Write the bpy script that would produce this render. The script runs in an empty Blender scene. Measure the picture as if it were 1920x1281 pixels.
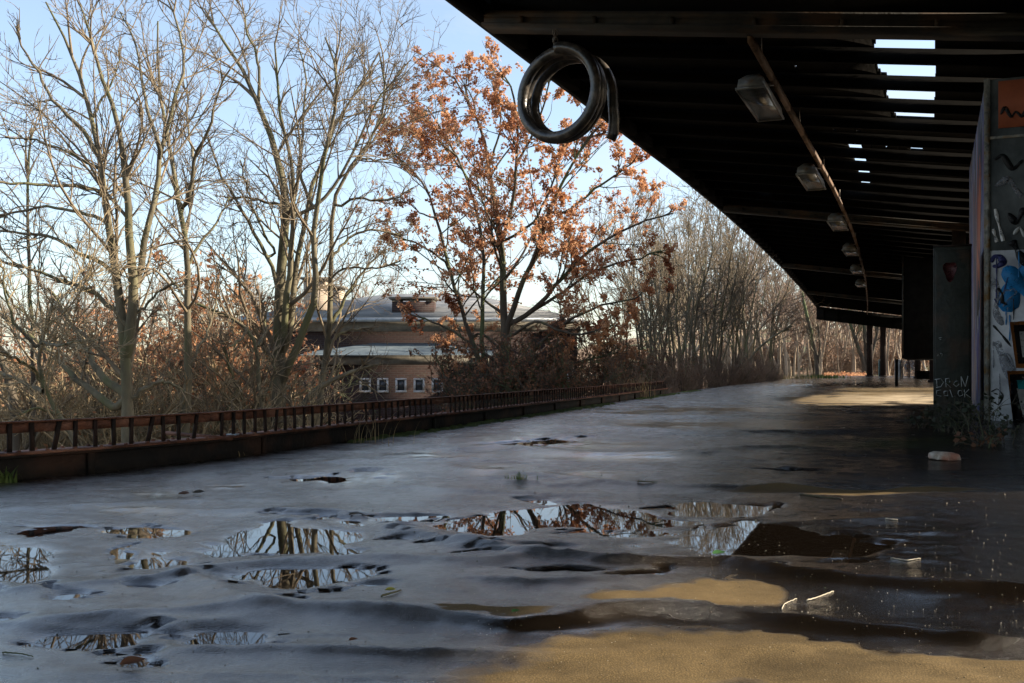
import bpy, math, random
import numpy as np
from mathutils import Vector, Matrix

rng = np.random.default_rng(7)
random.seed(7)
H = 0.6                      # eye height above the platform (m)
F, U0, V0 = 1867.0, 960.0, 692.0
TH = math.atan(790 / F)
c_, s_ = math.cos(TH), math.sin(TH)
scene = bpy.context.scene
COL = scene.collection

# ------------------------------------------------------------------ helpers
def P(u, v, D):
    X = (u - U0) / F * D
    return np.array((c_ * X - s_ * D, s_ * X + c_ * D, H + (V0 - v) / F * D))
def G(u, v, z=0.0):
    return P(u, v, F * (H - z) / (v - V0))
def onY(u, v, Y):
    return P(u, v, Y / (c_ + s_ * (u - U0) / F))
def project(x, y, z):
    D = -s_ * x + c_ * y
    X = c_ * x + s_ * y
    D = np.where(D < 0.3, 0.3, D)
    return U0 + F * X / D, V0 - F * (z - H) / D
def smooth(a, b, x):
    t = np.clip((x - a) / (b - a), 0, 1)
    return t * t * (3 - 2 * t)
_L = {}
def noise2(x, y, seed=0):
    if seed not in _L:
        _L[seed] = np.random.default_rng(100 + seed).random((256, 256))
    L = _L[seed]
    xi, yi = np.floor(x).astype(int), np.floor(y).astype(int)
    fx, fy = x - xi, y - yi
    fx, fy = fx * fx * (3 - 2 * fx), fy * fy * (3 - 2 * fy)
    g = lambda i, j: L[i & 255, j & 255]
    return (g(xi, yi) * (1 - fx) * (1 - fy) + g(xi + 1, yi) * fx * (1 - fy) +
            g(xi, yi + 1) * (1 - fx) * fy + g(xi + 1, yi + 1) * fx * fy) * 2 - 1

def tag(o, label=None, cat=None, group=None, kind=None):
    if label: o['label'] = label
    if cat: o['category'] = cat
    if group: o['group'] = group
    if kind: o['kind'] = kind
    return o
def empty(name, loc, rz=0.0):
    o = bpy.data.objects.new(name, None)
    COL.objects.link(o); o.location = loc; o.rotation_euler = (0, 0, rz)
    o.empty_display_size = 0.2
    return o
def make(name, V, quads=None, tris=None, mat=None, parent=None, smooth_=False, world=False):
    V = np.asarray(V, dtype=np.float64).reshape(-1, 3)
    if parent is not None and world:          # V given in world space
        M = np.array(parent.matrix_basis.inverted())
        V = V @ M[:3, :3].T + M[:3, 3]
    me = bpy.data.meshes.new(name)
    parts = []
    q = np.asarray(quads, dtype=np.int32).reshape(-1, 4) if quads is not None and len(quads) else np.zeros((0, 4), np.int32)
    t = np.asarray(tris, dtype=np.int32).reshape(-1, 3) if tris is not None and len(tris) else np.zeros((0, 3), np.int32)
    me.vertices.add(len(V)); me.vertices.foreach_set('co', V.astype(np.float32).ravel())
    loops = np.concatenate([q.ravel(), t.ravel()])
    starts = np.concatenate([np.arange(len(q)) * 4, len(q) * 4 + np.arange(len(t)) * 3]).astype(np.int32)
    me.loops.add(len(loops)); me.loops.foreach_set('vertex_index', loops)
    me.polygons.add(len(starts)); me.polygons.foreach_set('loop_start', starts)
    me.update(calc_edges=True); me.validate()
    if smooth_:
        me.polygons.foreach_set('use_smooth', np.ones(len(me.polygons), dtype=bool))
    if mat: me.materials.append(mat)
    o = bpy.data.objects.new(name, me)
    COL.objects.link(o)
    if parent is not None: o.parent = parent
    return o

class MB:
    """collects boxes / tubes / polygons into one mesh"""
    def __init__(self): self.V, self.Q, self.T, self.n = [], [], [], 0
    def add(self, V, Q=None, T=None):
        V = np.asarray(V, float).reshape(-1, 3)
        self.V.append(V)
        if Q is not None and len(Q): self.Q.append(np.asarray(Q, int).reshape(-1, 4) + self.n)
        if T is not None and len(T): self.T.append(np.asarray(T, int).reshape(-1, 3) + self.n)
        self.n += len(V); return self
    def hexa(self, p):      # 8 pts: bottom 4 (ccw) then top 4
        return self.add(p, [(3, 2, 1, 0), (4, 5, 6, 7), (0, 1, 5, 4), (1, 2, 6, 5), (2, 3, 7, 6), (3, 0, 4, 7)])
    def box(self, x0, x1, y0, y1, z0, z1):
        return self.hexa([(x0, y0, z0), (x1, y0, z0), (x1, y1, z0), (x0, y1, z0), (x0, y0, z1), (x1, y0, z1), (x1, y1, z1), (x0, y1, z1)])
    def tube(self, pts, rad, sides=8, cap=True):
        pts = np.asarray(pts, float); n = len(pts)
        rad = np.broadcast_to(np.asarray(rad, float), (n,))
        V, Q = tubes(pts[None], rad[None], sides)
        T = []
        if cap:
            T += [(0, k + 1, k) for k in range(1, sides - 1)]
            b = (n - 1) * sides
            T += [(b, b + k, b + k + 1) for k in range(1, sides - 1)]
        return self.add(V, Q, T)
    def slab(self, poly, nrm, th):   # planar polygon (convex-ish fan) extruded along nrm by th
        p = np.asarray(poly, float); n = len(p); nrm = np.asarray(nrm, float) * th
        V = np.concatenate([p, p + nrm])
        T = [(0, k, k + 1) for k in range(1, n - 1)] + [(n, n + k + 1, n + k) for k in range(1, n - 1)]
        Q = [(k, (k + 1) % n, n + (k + 1) % n, n + k) for k in range(n)]
        return self.add(V, Q, T)
    def build(self, name, mat=None, parent=None, smooth_=False, world=True, bevel=0):
        V = np.concatenate(self.V)
        o = make(name, V, np.concatenate(self.Q) if self.Q else None, np.concatenate(self.T) if self.T else None, mat, parent, smooth_, world)
        if bevel:
            m = o.modifiers.new('bevel', 'BEVEL'); m.width = bevel; m.segments = 2; m.limit_method = 'ANGLE'
        return o

def tubes(pts, rad, sides):
    """pts (B,n,3) rad (B,n) -> verts, quads"""
    B, n, _ = pts.shape
    tan = np.gradient(pts, axis=1)
    tan /= np.linalg.norm(tan, axis=2, keepdims=True) + 1e-9
    m = tan.mean(axis=1)
    ref = np.where((np.abs(m[:, 2]) > 0.75)[:, None], np.array((1.0, 0.13, 0)), np.array((0, 0.13, 1.0)))
    ref = np.repeat(ref[:, None, :], n, axis=1)
    N = np.cross(tan, ref); N /= np.linalg.norm(N, axis=2, keepdims=True) + 1e-9
    Bv = np.cross(tan, N)
    a = np.arange(sides) / sides * 2 * np.pi
    ring = N[:, :, None, :] * np.cos(a)[None, None, :, None] + Bv[:, :, None, :] * np.sin(a)[None, None, :, None]
    V = (pts[:, :, None, :] + ring * rad[:, :, None, None]).reshape(-1, 3)
    b, i, k = np.meshgrid(np.arange(B), np.arange(n - 1), np.arange(sides), indexing='ij')
    k2 = (k + 1) % sides
    base = b * n * sides
    Q = np.stack([base + i * sides + k, base + i * sides + k2, base + (i + 1) * sides + k2, base + (i + 1) * sides + k], axis=-1).reshape(-1, 4)
    return V, Q

# ------------------------------------------------------------------ materials
def new_mat(name):
    m = bpy.data.materials.new(name); m.use_nodes = True
    nt = m.node_tree; nt.nodes.clear()
    out = nt.nodes.new('ShaderNodeOutputMaterial')
    return m, nt, out
def N(nt, t, **kw):
    n = nt.nodes.new(t)
    for k, v in kw.items():
        if hasattr(n, k): setattr(n, k, v)
        else: n.inputs[k.replace('_', ' ')].default_value = v
    return n
def mat(name, c1, c2=None, scale=8.0, rough=0.8, metal=0.0, bump=0.0, bscale=None, spec=0.3, stretch=(1, 1, 1), c3=None, scale3=2.0, lo=0.35, hi=0.65, trans=None):
    m, nt, out = new_mat(name)
    tc = N(nt, 'ShaderNodeTexCoord'); mp = N(nt, 'ShaderNodeMapping'); mp.inputs['Scale'].default_value = stretch
    nt.links.new(tc.outputs['Object'], mp.inputs[0])
    bs = N(nt, 'ShaderNodeBsdfPrincipled'); bs.inputs['Roughness'].default_value = rough
    bs.inputs['Metallic'].default_value = metal; bs.inputs['Specular IOR Level'].default_value = spec
    col = None
    if c2 is None: bs.inputs['Base Color'].default_value = (*c1, 1)
    else:
        nz = N(nt, 'ShaderNodeTexNoise'); nz.inputs['Scale'].default_value = scale; nz.inputs['Detail'].default_value = 6; nz.inputs['Roughness'].default_value = 0.65
        nt.links.new(mp.outputs[0], nz.inputs[0])
        rp = N(nt, 'ShaderNodeValToRGB'); rp.color_ramp.elements[0].position = lo; rp.color_ramp.elements[1].position = hi
        rp.color_ramp.elements[0].color = (*c1, 1); rp.color_ramp.elements[1].color = (*c2, 1)
        nt.links.new(nz.outputs[0], rp.inputs[0]); col = rp.outputs[0]
        if c3 is not None:
            n3 = N(nt, 'ShaderNodeTexNoise'); n3.inputs['Scale'].default_value = scale3; n3.inputs['Detail'].default_value = 5
            nt.links.new(mp.outputs[0], n3.inputs[0])
            r3 = N(nt, 'ShaderNodeValToRGB'); r3.color_ramp.elements[0].position = .5; r3.color_ramp.elements[1].position = .62
            nt.links.new(n3.outputs[0], r3.inputs[0])
            mx = N(nt, 'ShaderNodeMixRGB'); mx.inputs[2].default_value = (*c3, 1)
            nt.links.new(r3.outputs[0], mx.inputs[0]); nt.links.new(col, mx.inputs[1]); col = mx.outputs[0]
        nt.links.new(col, bs.inputs['Base Color'])
    if bump:
        nb = N(nt, 'ShaderNodeTexNoise'); nb.inputs['Scale'].default_value = bscale or scale * 3; nb.inputs['Detail'].default_value = 5
        nt.links.new(mp.outputs[0], nb.inputs[0])
        bp = N(nt, 'ShaderNodeBump'); bp.inputs['Strength'].default_value = bump; bp.inputs['Distance'].default_value = 0.02
        nt.links.new(nb.outputs[0], bp.inputs['Height']); nt.links.new(bp.outputs[0], bs.inputs['Normal'])
    sh = bs.outputs[0]
    if trans:
        tr = N(nt, 'ShaderNodeBsdfTranslucent')
        if col is not None: nt.links.new(col, tr.inputs[0])
        else: tr.inputs[0].default_value = (*c1, 1)
        mx = N(nt, 'ShaderNodeMixShader'); mx.inputs[0].default_value = trans
        nt.links.new(sh, mx.inputs[1]); nt.links.new(tr.outputs[0], mx.inputs[2]); sh = mx.outputs[0]
    nt.links.new(sh, out.inputs[0])
    return m

M = {}
M['bark'] = mat('bark', (.075, .064, .042), (.21, .182, .12), 3, .9, bump=.6, bscale=14, stretch=(1, 1, .35), c3=(.115, .115, .055), scale3=1.5)
M['bark_dark'] = mat('bark_dark', (.045, .036, .027), (.11, .09, .065), 3, .9, bump=.6, bscale=14, stretch=(1, 1, .35), c3=(.09, .11, .05), scale3=1.3)
M['twig'] = mat('twig', (.10, .078, .054), (.24, .19, .125), 2, .85)
M['twig_gold'] = mat('twig_gold', (.19, .145, .085), (.38, .30, .18), 2, .85)
M['twig_red'] = mat('twig_red', (.15, .10, .075), (.25, .18, .13), 1.2, .85)
M['pale_bark'] = mat('pale_bark', (.20, .15, .10), (.42, .34, .25), 2.2, .85, stretch=(1, 1, .3))
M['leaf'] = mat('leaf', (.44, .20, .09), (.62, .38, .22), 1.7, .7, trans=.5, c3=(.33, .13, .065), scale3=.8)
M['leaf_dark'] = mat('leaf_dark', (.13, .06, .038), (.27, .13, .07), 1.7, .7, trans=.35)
M['rust'] = mat('rust', (.055, .022, .014), (.17, .065, .035), 9, .75, bump=.5, bscale=40, c3=(.24, .11, .07), scale3=4)
M['rust_dark'] = mat('rust_dark', (.010, .007, .006), (.034, .017, .012), 8, .8, bump=.4, bscale=30)
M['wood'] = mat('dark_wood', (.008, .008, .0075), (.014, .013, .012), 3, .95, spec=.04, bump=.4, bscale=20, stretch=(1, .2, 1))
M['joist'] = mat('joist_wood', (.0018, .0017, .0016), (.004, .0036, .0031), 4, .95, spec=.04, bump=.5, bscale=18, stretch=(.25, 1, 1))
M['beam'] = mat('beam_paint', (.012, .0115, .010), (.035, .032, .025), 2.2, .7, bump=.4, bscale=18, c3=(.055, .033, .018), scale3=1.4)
M['tar'] = mat('tar_edge', (.012, .012, .013), (.03, .03, .03), 5, .8)
M['tray'] = mat('tray', (.07, .042, .024), (.17, .10, .058), 6, .7, bump=.3)
M['lamp'] = mat('lamp_enamel', (.09, .09, .08), (.18, .18, .16), 6, .35, spec=.5, c3=(.15, .10, .06), scale3=5)
M['lampglass'] = mat('lamp_glass', (.05, .055, .05), (.09, .09, .08), 8, .2, spec=.6)
M['hose'] = mat('hose', (.018, .017, .016), (.045, .041, .037), 12, .33, spec=.6, bump=.25, bscale=25, c3=(.10, .085, .07), scale3=7)
M['wire'] = mat('wire', (.12, .11, .10), (.2, .17, .14), 20, .5, metal=.6)
M['slate'] = mat('roof_sheet', (.15, .16, .165), (.25, .255, .255), 1.2, .7, bump=.15, spec=.12)
M['roof_blue'] = mat('roof_wing', (.08, .105, .12), (.15, .18, .19), 1.6, .7, spec=.12)
M['concrete'] = mat('concrete', (.11, .10, .08), (.22, .20, .165), 2.5, .85, bump=.4, bscale=12)
M['white'] = mat('white_paint', (.62, .62, .60), (.8, .8, .78), 5, .5)
M['glassd'] = mat('window_glass', (.03, .035, .04), (.06, .065, .07), 3, .1, spec=.5)
M['zinc'] = mat('zinc', (.22, .25, .27), (.34, .37, .39), 3, .4, metal=.3)
M['stonechunk'] = mat('chunk', (.32, .25, .20), (.62, .56, .48), 14, .85, bump=.6, bscale=30, c3=(.34, .16, .11), scale3=6)
M['stick'] = mat('stick', (.35, .31, .24), (.6, .54, .43), 30, .8)
M['grass'] = mat('grass', (.05, .09, .02), (.13, .17, .04), 4, .7, trans=.3)
M['drygrass'] = mat('dry_grass', (.30, .21, .10), (.48, .36, .19), 4, .8, trans=.3)
M['moss'] = mat('moss', (.035, .05, .012), (.10, .13, .03), 14, .95, bump=.8, bscale=60)
M['greenleaf'] = mat('green_leaf', (.04, .12, .04), (.09, .2, .07), 8, .4, trans=.2)
M['weed'] = mat('weed', (.018, .027, .016), (.06, .062, .038), 5, .7, trans=.2)
M['yellowleaf'] = mat('yellow_leaf', (.45, .40, .06), (.55, .5, .1), 8, .5, trans=.2)
M['cab'] = mat('cabinet_steel', (.009, .011, .009), (.024, .027, .022), 5, .55, bump=.4, bscale=16, c3=(.04, .025, .017), scale3=3)
M['black'] = mat('black_cladding', (.005, .005, .005), (.011, .0105, .0095), 4, .9, spec=.05, bump=.3)
M['wallpaint'] = mat('wall_paint', (.30, .31, .33), (.52, .52, .54), 2.6, .7, bump=.3, bscale=16, c3=(.16, .16, .18), scale3=1.4)
M['wallframe'] = mat('wall_frame', (.09, .09, .08), (.30, .29, .26), 12, .75, bump=.5, c3=(.16, .09, .03), scale3=6)
M['walldark'] = mat('wall_dark', (.03, .035, .037), (.085, .095, .095), 3.2, .7, bump=.3, stretch=(1, 1, .7))
M['orangepanel'] = mat('orange_panel', (.20, .05, .02), (.28, .075, .03), 3, .7)
for nme, col in dict(blue=(.015, .17, .42), navy=(.03, .035, .13), pblack=(.012, .012, .014), pwhite=(.68, .68, .70), porange=(.36, .13, .035), teal=(.02, .30, .34), grey=(.26, .27, .31), red=(.045, .008, .009), chalk=(.42, .43, .43)).items():
    M[nme] = mat('paint_' + nme, tuple(v * .85 for v in col), tuple(min(1, v * 1.12) for v in col), 7, .55)

def worn(m, scale, lo, hi):      # flaked and oversprayed paint: the wall shows through in patches
    nt = m.node_tree; out = [n for n in nt.nodes if n.type == 'OUTPUT_MATERIAL'][0]; sh = out.inputs[0].links[0].from_socket
    tc = N(nt, 'ShaderNodeTexCoord'); nz = N(nt, 'ShaderNodeTexNoise'); nz.inputs['Scale'].default_value = scale; nz.inputs['Detail'].default_value = 8; nz.inputs['Roughness'].default_value = .8
    nt.links.new(tc.outputs['Object'], nz.inputs['Vector'])
    r_ = N(nt, 'ShaderNodeMapRange'); r_.inputs[1].default_value = lo; r_.inputs[2].default_value = hi; nt.links.new(nz.outputs[0], r_.inputs[0])
    tr = N(nt, 'ShaderNodeBsdfTransparent'); mx = N(nt, 'ShaderNodeMixShader'); nt.links.new(r_.outputs[0], mx.inputs[0]); nt.links.new(tr.outputs[0], mx.inputs[1]); nt.links.new(sh, mx.inputs[2]); nt.links.new(mx.outputs[0], out.inputs[0])
for nme in ('blue', 'navy', 'pblack', 'pwhite', 'porange', 'teal', 'red'): worn(M[nme], 14, .36, .47)
for nme in ('grey',): worn(M[nme], 9, .42, .62)
def brick_mat(name, a, b, mortar):
    m, nt, out = new_mat(name)
    tc = N(nt, 'ShaderNodeTexCoord'); sx = N(nt, 'ShaderNodeSeparateXYZ'); nt.links.new(tc.outputs['Object'], sx.inputs[0])
    ad = N(nt, 'ShaderNodeMath', operation='ADD'); nt.links.new(sx.outputs[0], ad.inputs[0]); nt.links.new(sx.outputs[1], ad.inputs[1])
    cb = N(nt, 'ShaderNodeCombineXYZ'); nt.links.new(ad.outputs[0], cb.inputs[0]); nt.links.new(sx.outputs[2], cb.inputs[1])
    br = N(nt, 'ShaderNodeTexBrick'); br.inputs['Scale'].default_value = 1.0
    br.inputs['Brick Width'].default_value = .26; br.inputs['Row Height'].default_value = .085; br.inputs['Mortar Size'].default_value = .012
    br.inputs['Color1'].default_value = (*a, 1); br.inputs['Color2'].default_value = (*b, 1); br.inputs['Mortar'].default_value = (*mortar, 1)
    nt.links.new(cb.outputs[0], br.inputs[0])
    bs = N(nt, 'ShaderNodeBsdfPrincipled'); bs.inputs['Roughness'].default_value = .9
    nt.links.new(br.outputs[0], bs.inputs['Base Color'])
    bp = N(nt, 'ShaderNodeBump'); bp.inputs['Strength'].default_value = .5; bp.inputs['Distance'].default_value = .01; bp.invert = True
    nt.links.new(br.outputs['Fac'], bp.inputs['Height']); nt.links.new(bp.outputs[0], bs.inputs['Normal'])
    nt.links.new(bs.outputs[0], out.inputs[0]); return m
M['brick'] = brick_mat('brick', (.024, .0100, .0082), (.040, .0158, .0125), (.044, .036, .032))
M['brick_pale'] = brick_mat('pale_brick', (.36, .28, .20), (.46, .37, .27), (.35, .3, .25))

def streak_mat():
    m, nt, out = new_mat('graffiti_streaks')
    tc = N(nt, 'ShaderNodeTexCoord'); mp = N(nt, 'ShaderNodeMapping'); mp.inputs['Scale'].default_value = (1, .34, .10)
    nt.links.new(tc.outputs['Object'], mp.inputs[0])
    nz = N(nt, 'ShaderNodeTexNoise'); nz.inputs['Scale'].default_value = 2.6; nz.inputs['Detail'].default_value = 4; nz.inputs['Distortion'].default_value = 1.2
    nt.links.new(mp.outputs[0], nz.inputs[0])
    rp = N(nt, 'ShaderNodeValToRGB'); cr = rp.color_ramp; cr.interpolation = 'CONSTANT'
    cols = [(0, (.10, .04, .02)), (.33, (.15, .03, .025)), (.40, (.17, .165, .20)), (.44, (.06, .07, .22)), (.485, (.27, .27, .30)), (.51, (.025, .025, .03)), (.56, (.035, .035, .05)), (.60, (.40, .12, .06)), (.7, (.03, .05, .10))]
    cr.elements[0].position = 0; cr.elements[0].color = (*cols[0][1], 1); cr.elements[1].position = cols[1][0]; cr.elements[1].color = (*cols[1][1], 1)
    for p, cc in cols[2:]:
        e = cr.elements.new(p); e.color = (*cc, 1)
    nt.links.new(nz.outputs[0], rp.inputs[0])
    bs = N(nt, 'ShaderNodeBsdfPrincipled'); bs.inputs['Roughness'].default_value = .6
    nt.links.new(rp.outputs[0], bs.inputs['Base Color']); nt.links.new(bs.outputs[0], out.inputs[0]); return m
M['streaks'] = streak_mat()

# ------------------------------------------------------------------ platform edge curve
fence_px = [(0, 905), (215, 885), (430, 861), (640, 832), (860, 800), (1030, 774), (1200, 748), (1330, 729), (1480, 711)]
fw = np.array([G(u, v)[:2] for u, v in fence_px])
d0 = (fw[1] - fw[0]) / np.linalg.norm(fw[1] - fw[0])
fw = np.concatenate([[fw[0] - d0 * 12], fw, [[fw[-1][0] - 3.0, fw[-1][1] + 30]]])
def xf(y): return np.interp(y, fw[:, 1], fw[:, 0])

# ------------------------------------------------------------------ platform ground
def uv_ground(x, y): return project(x, y, np.zeros_like(x))
ridges = [  # pixel polyline traced once, turned into a line on the ground; height, far width, near width
    ([(500, 1143), (600, 1147), (700, 1155), (830, 1165), (960, 1184), (1050, 1174), (1150, 1152), (1250, 1150), (1400, 1165), (1600, 1190), (1750, 1205), (1920, 1220), (2200, 1240)], .026, .16, .035),
    ([(640, 965), (760, 1000), (850, 1020), (1000, 1045), (1180, 1056), (1360, 1062), (1450, 1080), (1600, 1100), (1750, 1112), (1920, 1118), (2300, 1130)], .026, .12, .05),
    ([(300, 1070), (360, 1090), (420, 1124), (480, 1140), (560, 1146)], .014, .08, .06),
    ([(350, 1076), (500, 1058), (700, 1050), (900, 1058), (1000, 1050)], .010, .06, .05),
    ([(560, 1150), (400, 1175), (200, 1165), (0, 1190)], .008, .08, .08),
    ([(820, 880), (1000, 897), (1130, 911), (1240, 919), (1400, 921), (1560, 913)], .018, .14, .10),
    ([(860, 838), (1000, 848), (1120, 858), (1250, 856), (1400, 845), (1550, 840)], .018, .2, .14),
    ([(900, 900), (960, 905), (1040, 915), (1120, 916)], .012, .1, .08),
    ([(980, 800), (1150, 806), (1300, 815), (1500, 814), (1650, 808)], .02, .3, .2),
    ([(1050, 778), (1200, 783), (1380, 785), (1500, 780)], .02, .4, .25),
    ([(-40, 1118), (150, 1101), (330, 1086), (420, 1090)], .008, .06, .03),
    ([(-40, 1182), (200, 1166), (420, 1150), (520, 1146)], .009, .07, .03),
    ([(180, 958), (400, 962), (560, 958), (680, 966)], .008, .10, .05), ([(-40, 962), (140, 952), (320, 944), (520, 940)], .007, .12, .06),
    ([(860, 1090), (1000, 1098), (1120, 1094), (1260, 1082)], .007, .05, .025), ([(300, 1232), (520, 1222), (760, 1236), (960, 1226)], .007, .05, .022),
    ([(700, 912), (860, 926), (1000, 930), (1180, 934)], .008, .12, .06), ([(560, 872), (760, 866), (980, 868), (1140, 874)], .010, .16, .08), ([(700, 842), (880, 846), (1000, 838)], .010, .2, .1),
    ([(700, 985), (900, 1013), (1050, 1022), (1200, 1018), (1300, 1000)], .006, .08, .06),
]
puddles = [(560, 1012, 125, 28), (480, 1028, 60, 8), (535, 1085, 125, 26), (640, 1075, 40, 10), (1260, 1028, 170, 34), (1060, 966, 170, 22), (1340, 958, 95, 20), (905, 995, 95, 18), (1440, 1012, 120, 36), (1560, 1030, 90, 14),
           (40, 1062, 80, 38), (90, 1000, 50, 6), (285, 1004, 55, 12), (312, 1054, 45, 13), (258, 1036, 14, 9), (150, 1125, 48, 7), (15, 1160, 45, 8), (275, 1102, 30, 6), (165, 1196, 105, 20), (235, 1188, 60, 10),
           (435, 1200, 90, 22), (290, 1225, 35, 9), (282, 1247, 34, 11), (700, 976, 70, 8), (560, 969, 45, 4), (1060, 1070, 70, 4), (1175, 1082, 60, 8), (560, 1132, 45, 4),
           (1560, 719, 110, 5), (1480, 885, 40, 3), (985, 832, 95, 8), (900, 1004, 120, 15), (1000, 1036, 100, 6), (1190, 1046, 130, 8), (1180, 984, 130, 11), (720, 972, 60, 6), (560, 968, 60, 5), (210, 1000, 30, 4), (120, 990, 70, 5), (400, 1090, 50, 12), (330, 1060, 30, 8), (868, 866, 24, 4), (600, 903, 60, 7), (1030, 824, 60, 4), (690, 893, 25, 3), (1445, 1020, 60, 20), (790, 968, 40, 5), (845, 1012, 70, 8), (1120, 1000, 60, 5)]
_pr = np.random.default_rng(77)
for cu, cv, ru, rv in list(puddles):
    if cv < 900: continue
    for _ in range(5):
        a_ = _pr.uniform(0, 6.28); k_ = _pr.uniform(1.0, 1.55)
        puddles.append((cu + math.cos(a_) * ru * k_, cv + math.sin(a_) * rv * k_, ru * _pr.uniform(.08, .3), rv * _pr.uniform(.10, .32)))
filmb = [(1680, 1030, 300, 95), (1720, 1185, 330, 34), (1080, 1188, 260, 15), (1800, 1140, 260, 40), (600, 900, 85, 19), (700, 897, 50, 13), (980, 830, 130, 14), (1120, 838, 140, 10), (800, 858, 120, 7), (1330, 770, 150, 6), (930, 885, 70, 8), (430, 915, 60, 9), (250, 960, 110, 8), (870, 866, 32, 6), (1150, 862, 180, 9), (1280, 800, 200, 9), (1530, 716, 170, 8), (300, 935, 65, 12), (1080, 895, 130, 9), (1180, 775, 120, 6)]
dryb = [(1345, 1124, 140, 38), (1180, 1135, 90, 16), (1330, 1235, 330, 48), (900, 1166, 130, 11), (1760, 1265, 260, 38), (1100, 1290, 240, 50), (1600, 1275, 200, 40), (1600, 925, 260, 6), (1620, 750, 160, 9), (1680, 735, 110, 8)]  # dry tan patches; those on the sun strips also lighten the ground there

def ground_z(x, y, fine=True):
    x = np.asarray(x, float); y = np.asarray(y, float)
    z = .0068 + .006 * smooth(3.6, 6, y) + .0016 * noise2(x * .55, y * .45, 1) + .0020 * noise2(x * 1.7 + 9, y * 1.5, 2) + .002 * noise2(x * 5 + 3, y * 4.4, 3)
    far = smooth(6, 26, y)
    z = z + far * (.012 * noise2(x * .5 + 4, y * .33, 6))
    if fine: z = z + .0022 * noise2(x * 11, y * 11, 4) + .0013 * noise2(x * 27, y * 27, 5) + .0006 * noise2(x * 60, y * 60, 7)
    xr_, yr_ = c_ * x + s_ * y, -s_ * x + c_ * y       # crumpled, wrinkled bitumen sheet
    wob = .35 * noise2(xr_ * 1.3, yr_ * 1.3, 60)
    for fx_, fy_, am, sd_, pw in ((.8, 2.6, .0052, 61, 5), (1.7, 5.5, .0036, 62, 4), (4.0, 11., .0018, 63, 3)):
        z = z + am * (1 - np.abs(noise2(xr_ * fx_ + wob, yr_ * fy_ + wob * 3, sd_))) ** pw * np.clip(.55 + .9 * noise2(x * .9, y * .9, sd_ + 5), 0, 1)
    u, v = uv_ground(x, y)
    wu = u + 34 * noise2(x * 4, y * 4, 8) + 16 * noise2(x * 13, y * 13, 9)
    wv = v + 7 * noise2(x * 3 + 50, y * 3, 10) + 4 * noise2(x * 9 + 20, y * 9, 12)
    b = np.zeros_like(z)
    for cu, cv, ru, rv in puddles:
        q = ((wu - cu) / ru) ** 2 + ((wv - cv) / rv) ** 2
        b = np.maximum(b, 1 / (1 + (q * 1.15) ** 1.5))
    z = z - (.0145 + .013 * smooth(3.8, 6, y)) * smooth(.18, .8, b) * (y > .3)
    for px, a, wfar, wnear in ridges:
        w = np.array([G(*p)[:2] for p in px])
        near = (y > w[:, 1].min() - 1.5) & (y < w[:, 1].max() + 1.5)
        xs, ys = x[near], y[near]
        if xs.size == 0: continue
        best = np.full(xs.shape, 1e9); sg = np.zeros(xs.shape); tt = np.zeros(xs.shape)
        for i in range(len(w) - 1):
            p, q = w[i], w[i + 1]; e = q - p; L2 = e @ e
            t = np.clip(((xs - p[0]) * e[0] + (ys - p[1]) * e[1]) / L2, 0, 1)
            dx, dy = xs - p[0] - t * e[0], ys - p[1] - t * e[1]
            d = dx * dx + dy * dy
            m_ = d < best
            best = np.where(m_, d, best); sg = np.where(m_, np.sign(-s_ * dx + c_ * dy), sg); tt = np.where(m_, (i + t) / (len(w) - 1), tt)
        d = np.sqrt(best)
        wdt = np.where(sg > 0, wfar, wnear) * (1 + .3 * noise2(xs * 5, ys * 5, 11))
        add = (.82 if px is ridges[0][0] else 1.15) * a * np.exp(-(d / wdt) ** np.where(sg > 0, 1.25, 1.5)) * np.minimum(1, np.minimum(tt, 1 - tt) * 7 + .12)
        z[near] += add
    return np.maximum(z, -.022)

xr = 17 * H
ys = [-14.0]
while ys[-1] < 0.5: ys.append(ys[-1] + 1.0 if ys[-1] < -1 else ys[-1] + .12)
while ys[-1] < 95: ys.append(ys[-1] + .007 + .0047 * max(ys[-1], 0))
ys = np.array(ys)
tcol = np.concatenate([np.linspace(0, 1, 860)])
YY, TT = np.meshgrid(ys, tcol, indexing='ij')
XF = xf(YY)
XX = XF + .0 + TT * (xr - XF)
ZZ = ground_z(XX, YY)
ny, nx = YY.shape
Vg = np.stack([XX, YY, ZZ], -1).reshape(-1, 3)
i, j = np.meshgrid(np.arange(ny - 1), np.arange(nx - 1), indexing='ij')
Qg = np.stack([i * nx + j, i * nx + j + 1, (i + 1) * nx + j + 1, (i + 1) * nx + j], -1).reshape(-1, 4)

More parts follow.
